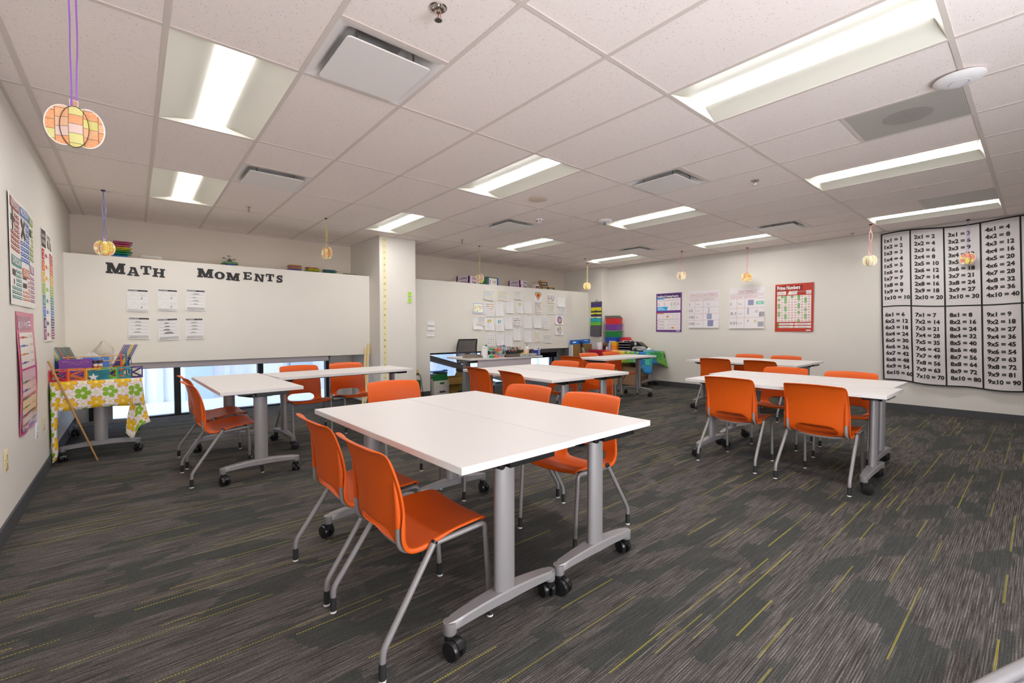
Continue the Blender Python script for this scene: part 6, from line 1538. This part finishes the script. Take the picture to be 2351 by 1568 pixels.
for k, x in enumerate((.17, .205)):
    t = thing('paint_jar', ['left orange paint jar behind the stick bridge', 'right orange paint jar behind the stick bridge'][k], 'jar', (x, 3.20, FT+.001), 0, 'orange paint jars')
    g = G(); g.lathe([(.002, 0), (.016, 0), (.017, .13), (.002, .131)], mat('paint_orange', 'd8641c', .25), n=14); g.build('jar', t)
    g = G(); g.lathe([(.0172, .115), (.0176, .116), (.0176, .138), (.0172, .139)], C('e6d8c0'), n=14); g.build('label_band', t)
    g = G(); g.lathe([(.018, .15), (.019, .151), (.019, .17), (.002, .172), (.002, .131), (.014, .131)], C('5a2a1c', .4), n=14); g.build('lid', t)
p = mat('box_blue', '4a82d8', .5); g = G(); g.bb((.08, 3.25, FT+.006), (.27, 3.285, FT+.20), p)
for x in (.20, .225): g.lathe([(.002, 0), (.006, 0), (.006, -.001), (.002, -.001)], C('e8d23c'), (x, 3.2498, FT+.185), 10, 'Y')
tag(g.build('blue_box', at=(.175, 3.28, FT)), 'blue box with yellow dots inside the stick tray', 'box')
g = G(); g.lathe([(.002, 0), (.035, 0), (.042, .10), (.038, .10), (.03, .006), (.002, .006)], C('8a6a34'), n=16)
for q in range(8): g.lathe([(.0355+.0009*q, .008+.011*q), (.0375+.0009*q, .012+.011*q), (.0358+.0009*q, .016+.011*q)], C('a8843f'), n=16)
tag(g.build('wicker_basket', loc=(.34, 3.33, FT+.007)), 'small brown wicker basket at the right end of the stick tray', 'basket')
# pole leaning on the wall
g = G(); g.cyl((.183, 2.915, .0), (-.118, 2.885, .945), .007, mat('dowel', 'bd8f58', .6), 10, .0085); tag(g.build('wooden_pole', at=(.183, 2.915, 0)), 'long wooden dowel leaning against the left wall by the flowered cloth', 'pole')
# grey steel foot reaching into the lower right corner
t = thing('stand_foot', 'grey steel foot of a stand in the lower right corner of the picture', 'stand', (2.409, -2.622, 0), atan2(-.124, .318))
g = G(); g.tube([Vector(q) for q in ((-.36, 0, .024), (-.2, 0, .045), (0, 0, .066), (.2, 0, .080), (.5, 0, .09), (.85, 0, .095))], .021, METAL, 16); g.build('foot', t)
g = G(); g.box((.25, -.008, .050), (.30, .024, .020), METAL); g.lathe([(.002, -.027), (.007, -.027), (.007, -.030), (.002, -.030)], BLACKM, (.13, .0065, .050), 10, 'Y'); g.build('bracket', t, bevel=.003)
g = G(); g.cyl((.85, 0, .0), (.85, 0, 1.0), .024, METAL); g.build('post', t)
g = G(); g.lathe([(.002, 0), (.025, 0), (.026, .03), (.002, .031)], BLACKP, (-.35, 0, 0), 14); g.build('glide', t)
# ------------------------------------------------------------------ light and camera
w = bpy.data.worlds.new('World'); scene.world = w; w.use_nodes = True
bg = w.node_tree.nodes['Background']; bg.inputs[0].default_value = (.80, .89, 1, 1); bg.inputs[1].default_value = 4.2
ld = bpy.data.lights.new('flash_lamp', 'AREA'); ld.shape = 'RECTANGLE'; ld.size = 2.3; ld.size_y = 1.8; ld.energy = 105; ld.color = (1., .965, .94)  # flash lamp behind the viewer, inferred from shadows, tilted up to brighten ceiling
lo = bpy.data.objects.new('flash_lamp', ld); col.objects.link(lo); lo.location = (1.8, YN-.2, 1.15); lo.rotation_euler = (R(122), 0, R(-10))
cd = bpy.data.cameras.new('Camera'); cam = bpy.data.objects.new('Camera', cd); col.objects.link(cam)
yaw, pit, rol = .8688, -.0272, -.0009
Fv = Vector((cos(pit)*cos(yaw), cos(pit)*sin(yaw), sin(pit))); r0 = Vector((sin(yaw), -cos(yaw), 0)); u0 = r0.cross(Fv)
rv = r0*cos(rol)+u0*sin(rol); uv_ = u0*cos(rol)-r0*sin(rol)
M = Matrix((rv, uv_, -Fv)).transposed().to_4x4(); M.translation = Vector((.4628, -2.7606, 1.2216)); cam.matrix_world = M
cd.sensor_width = 36.; cd.lens = 1026.65/2351*36; cd.clip_start = .02
scene.camera = cam
vs = scene.view_settings; vs.view_transform = 'Standard'; vs.look = 'None'; vs.exposure = .5; vs.gamma = 1.; vs.use_curve_mapping = False
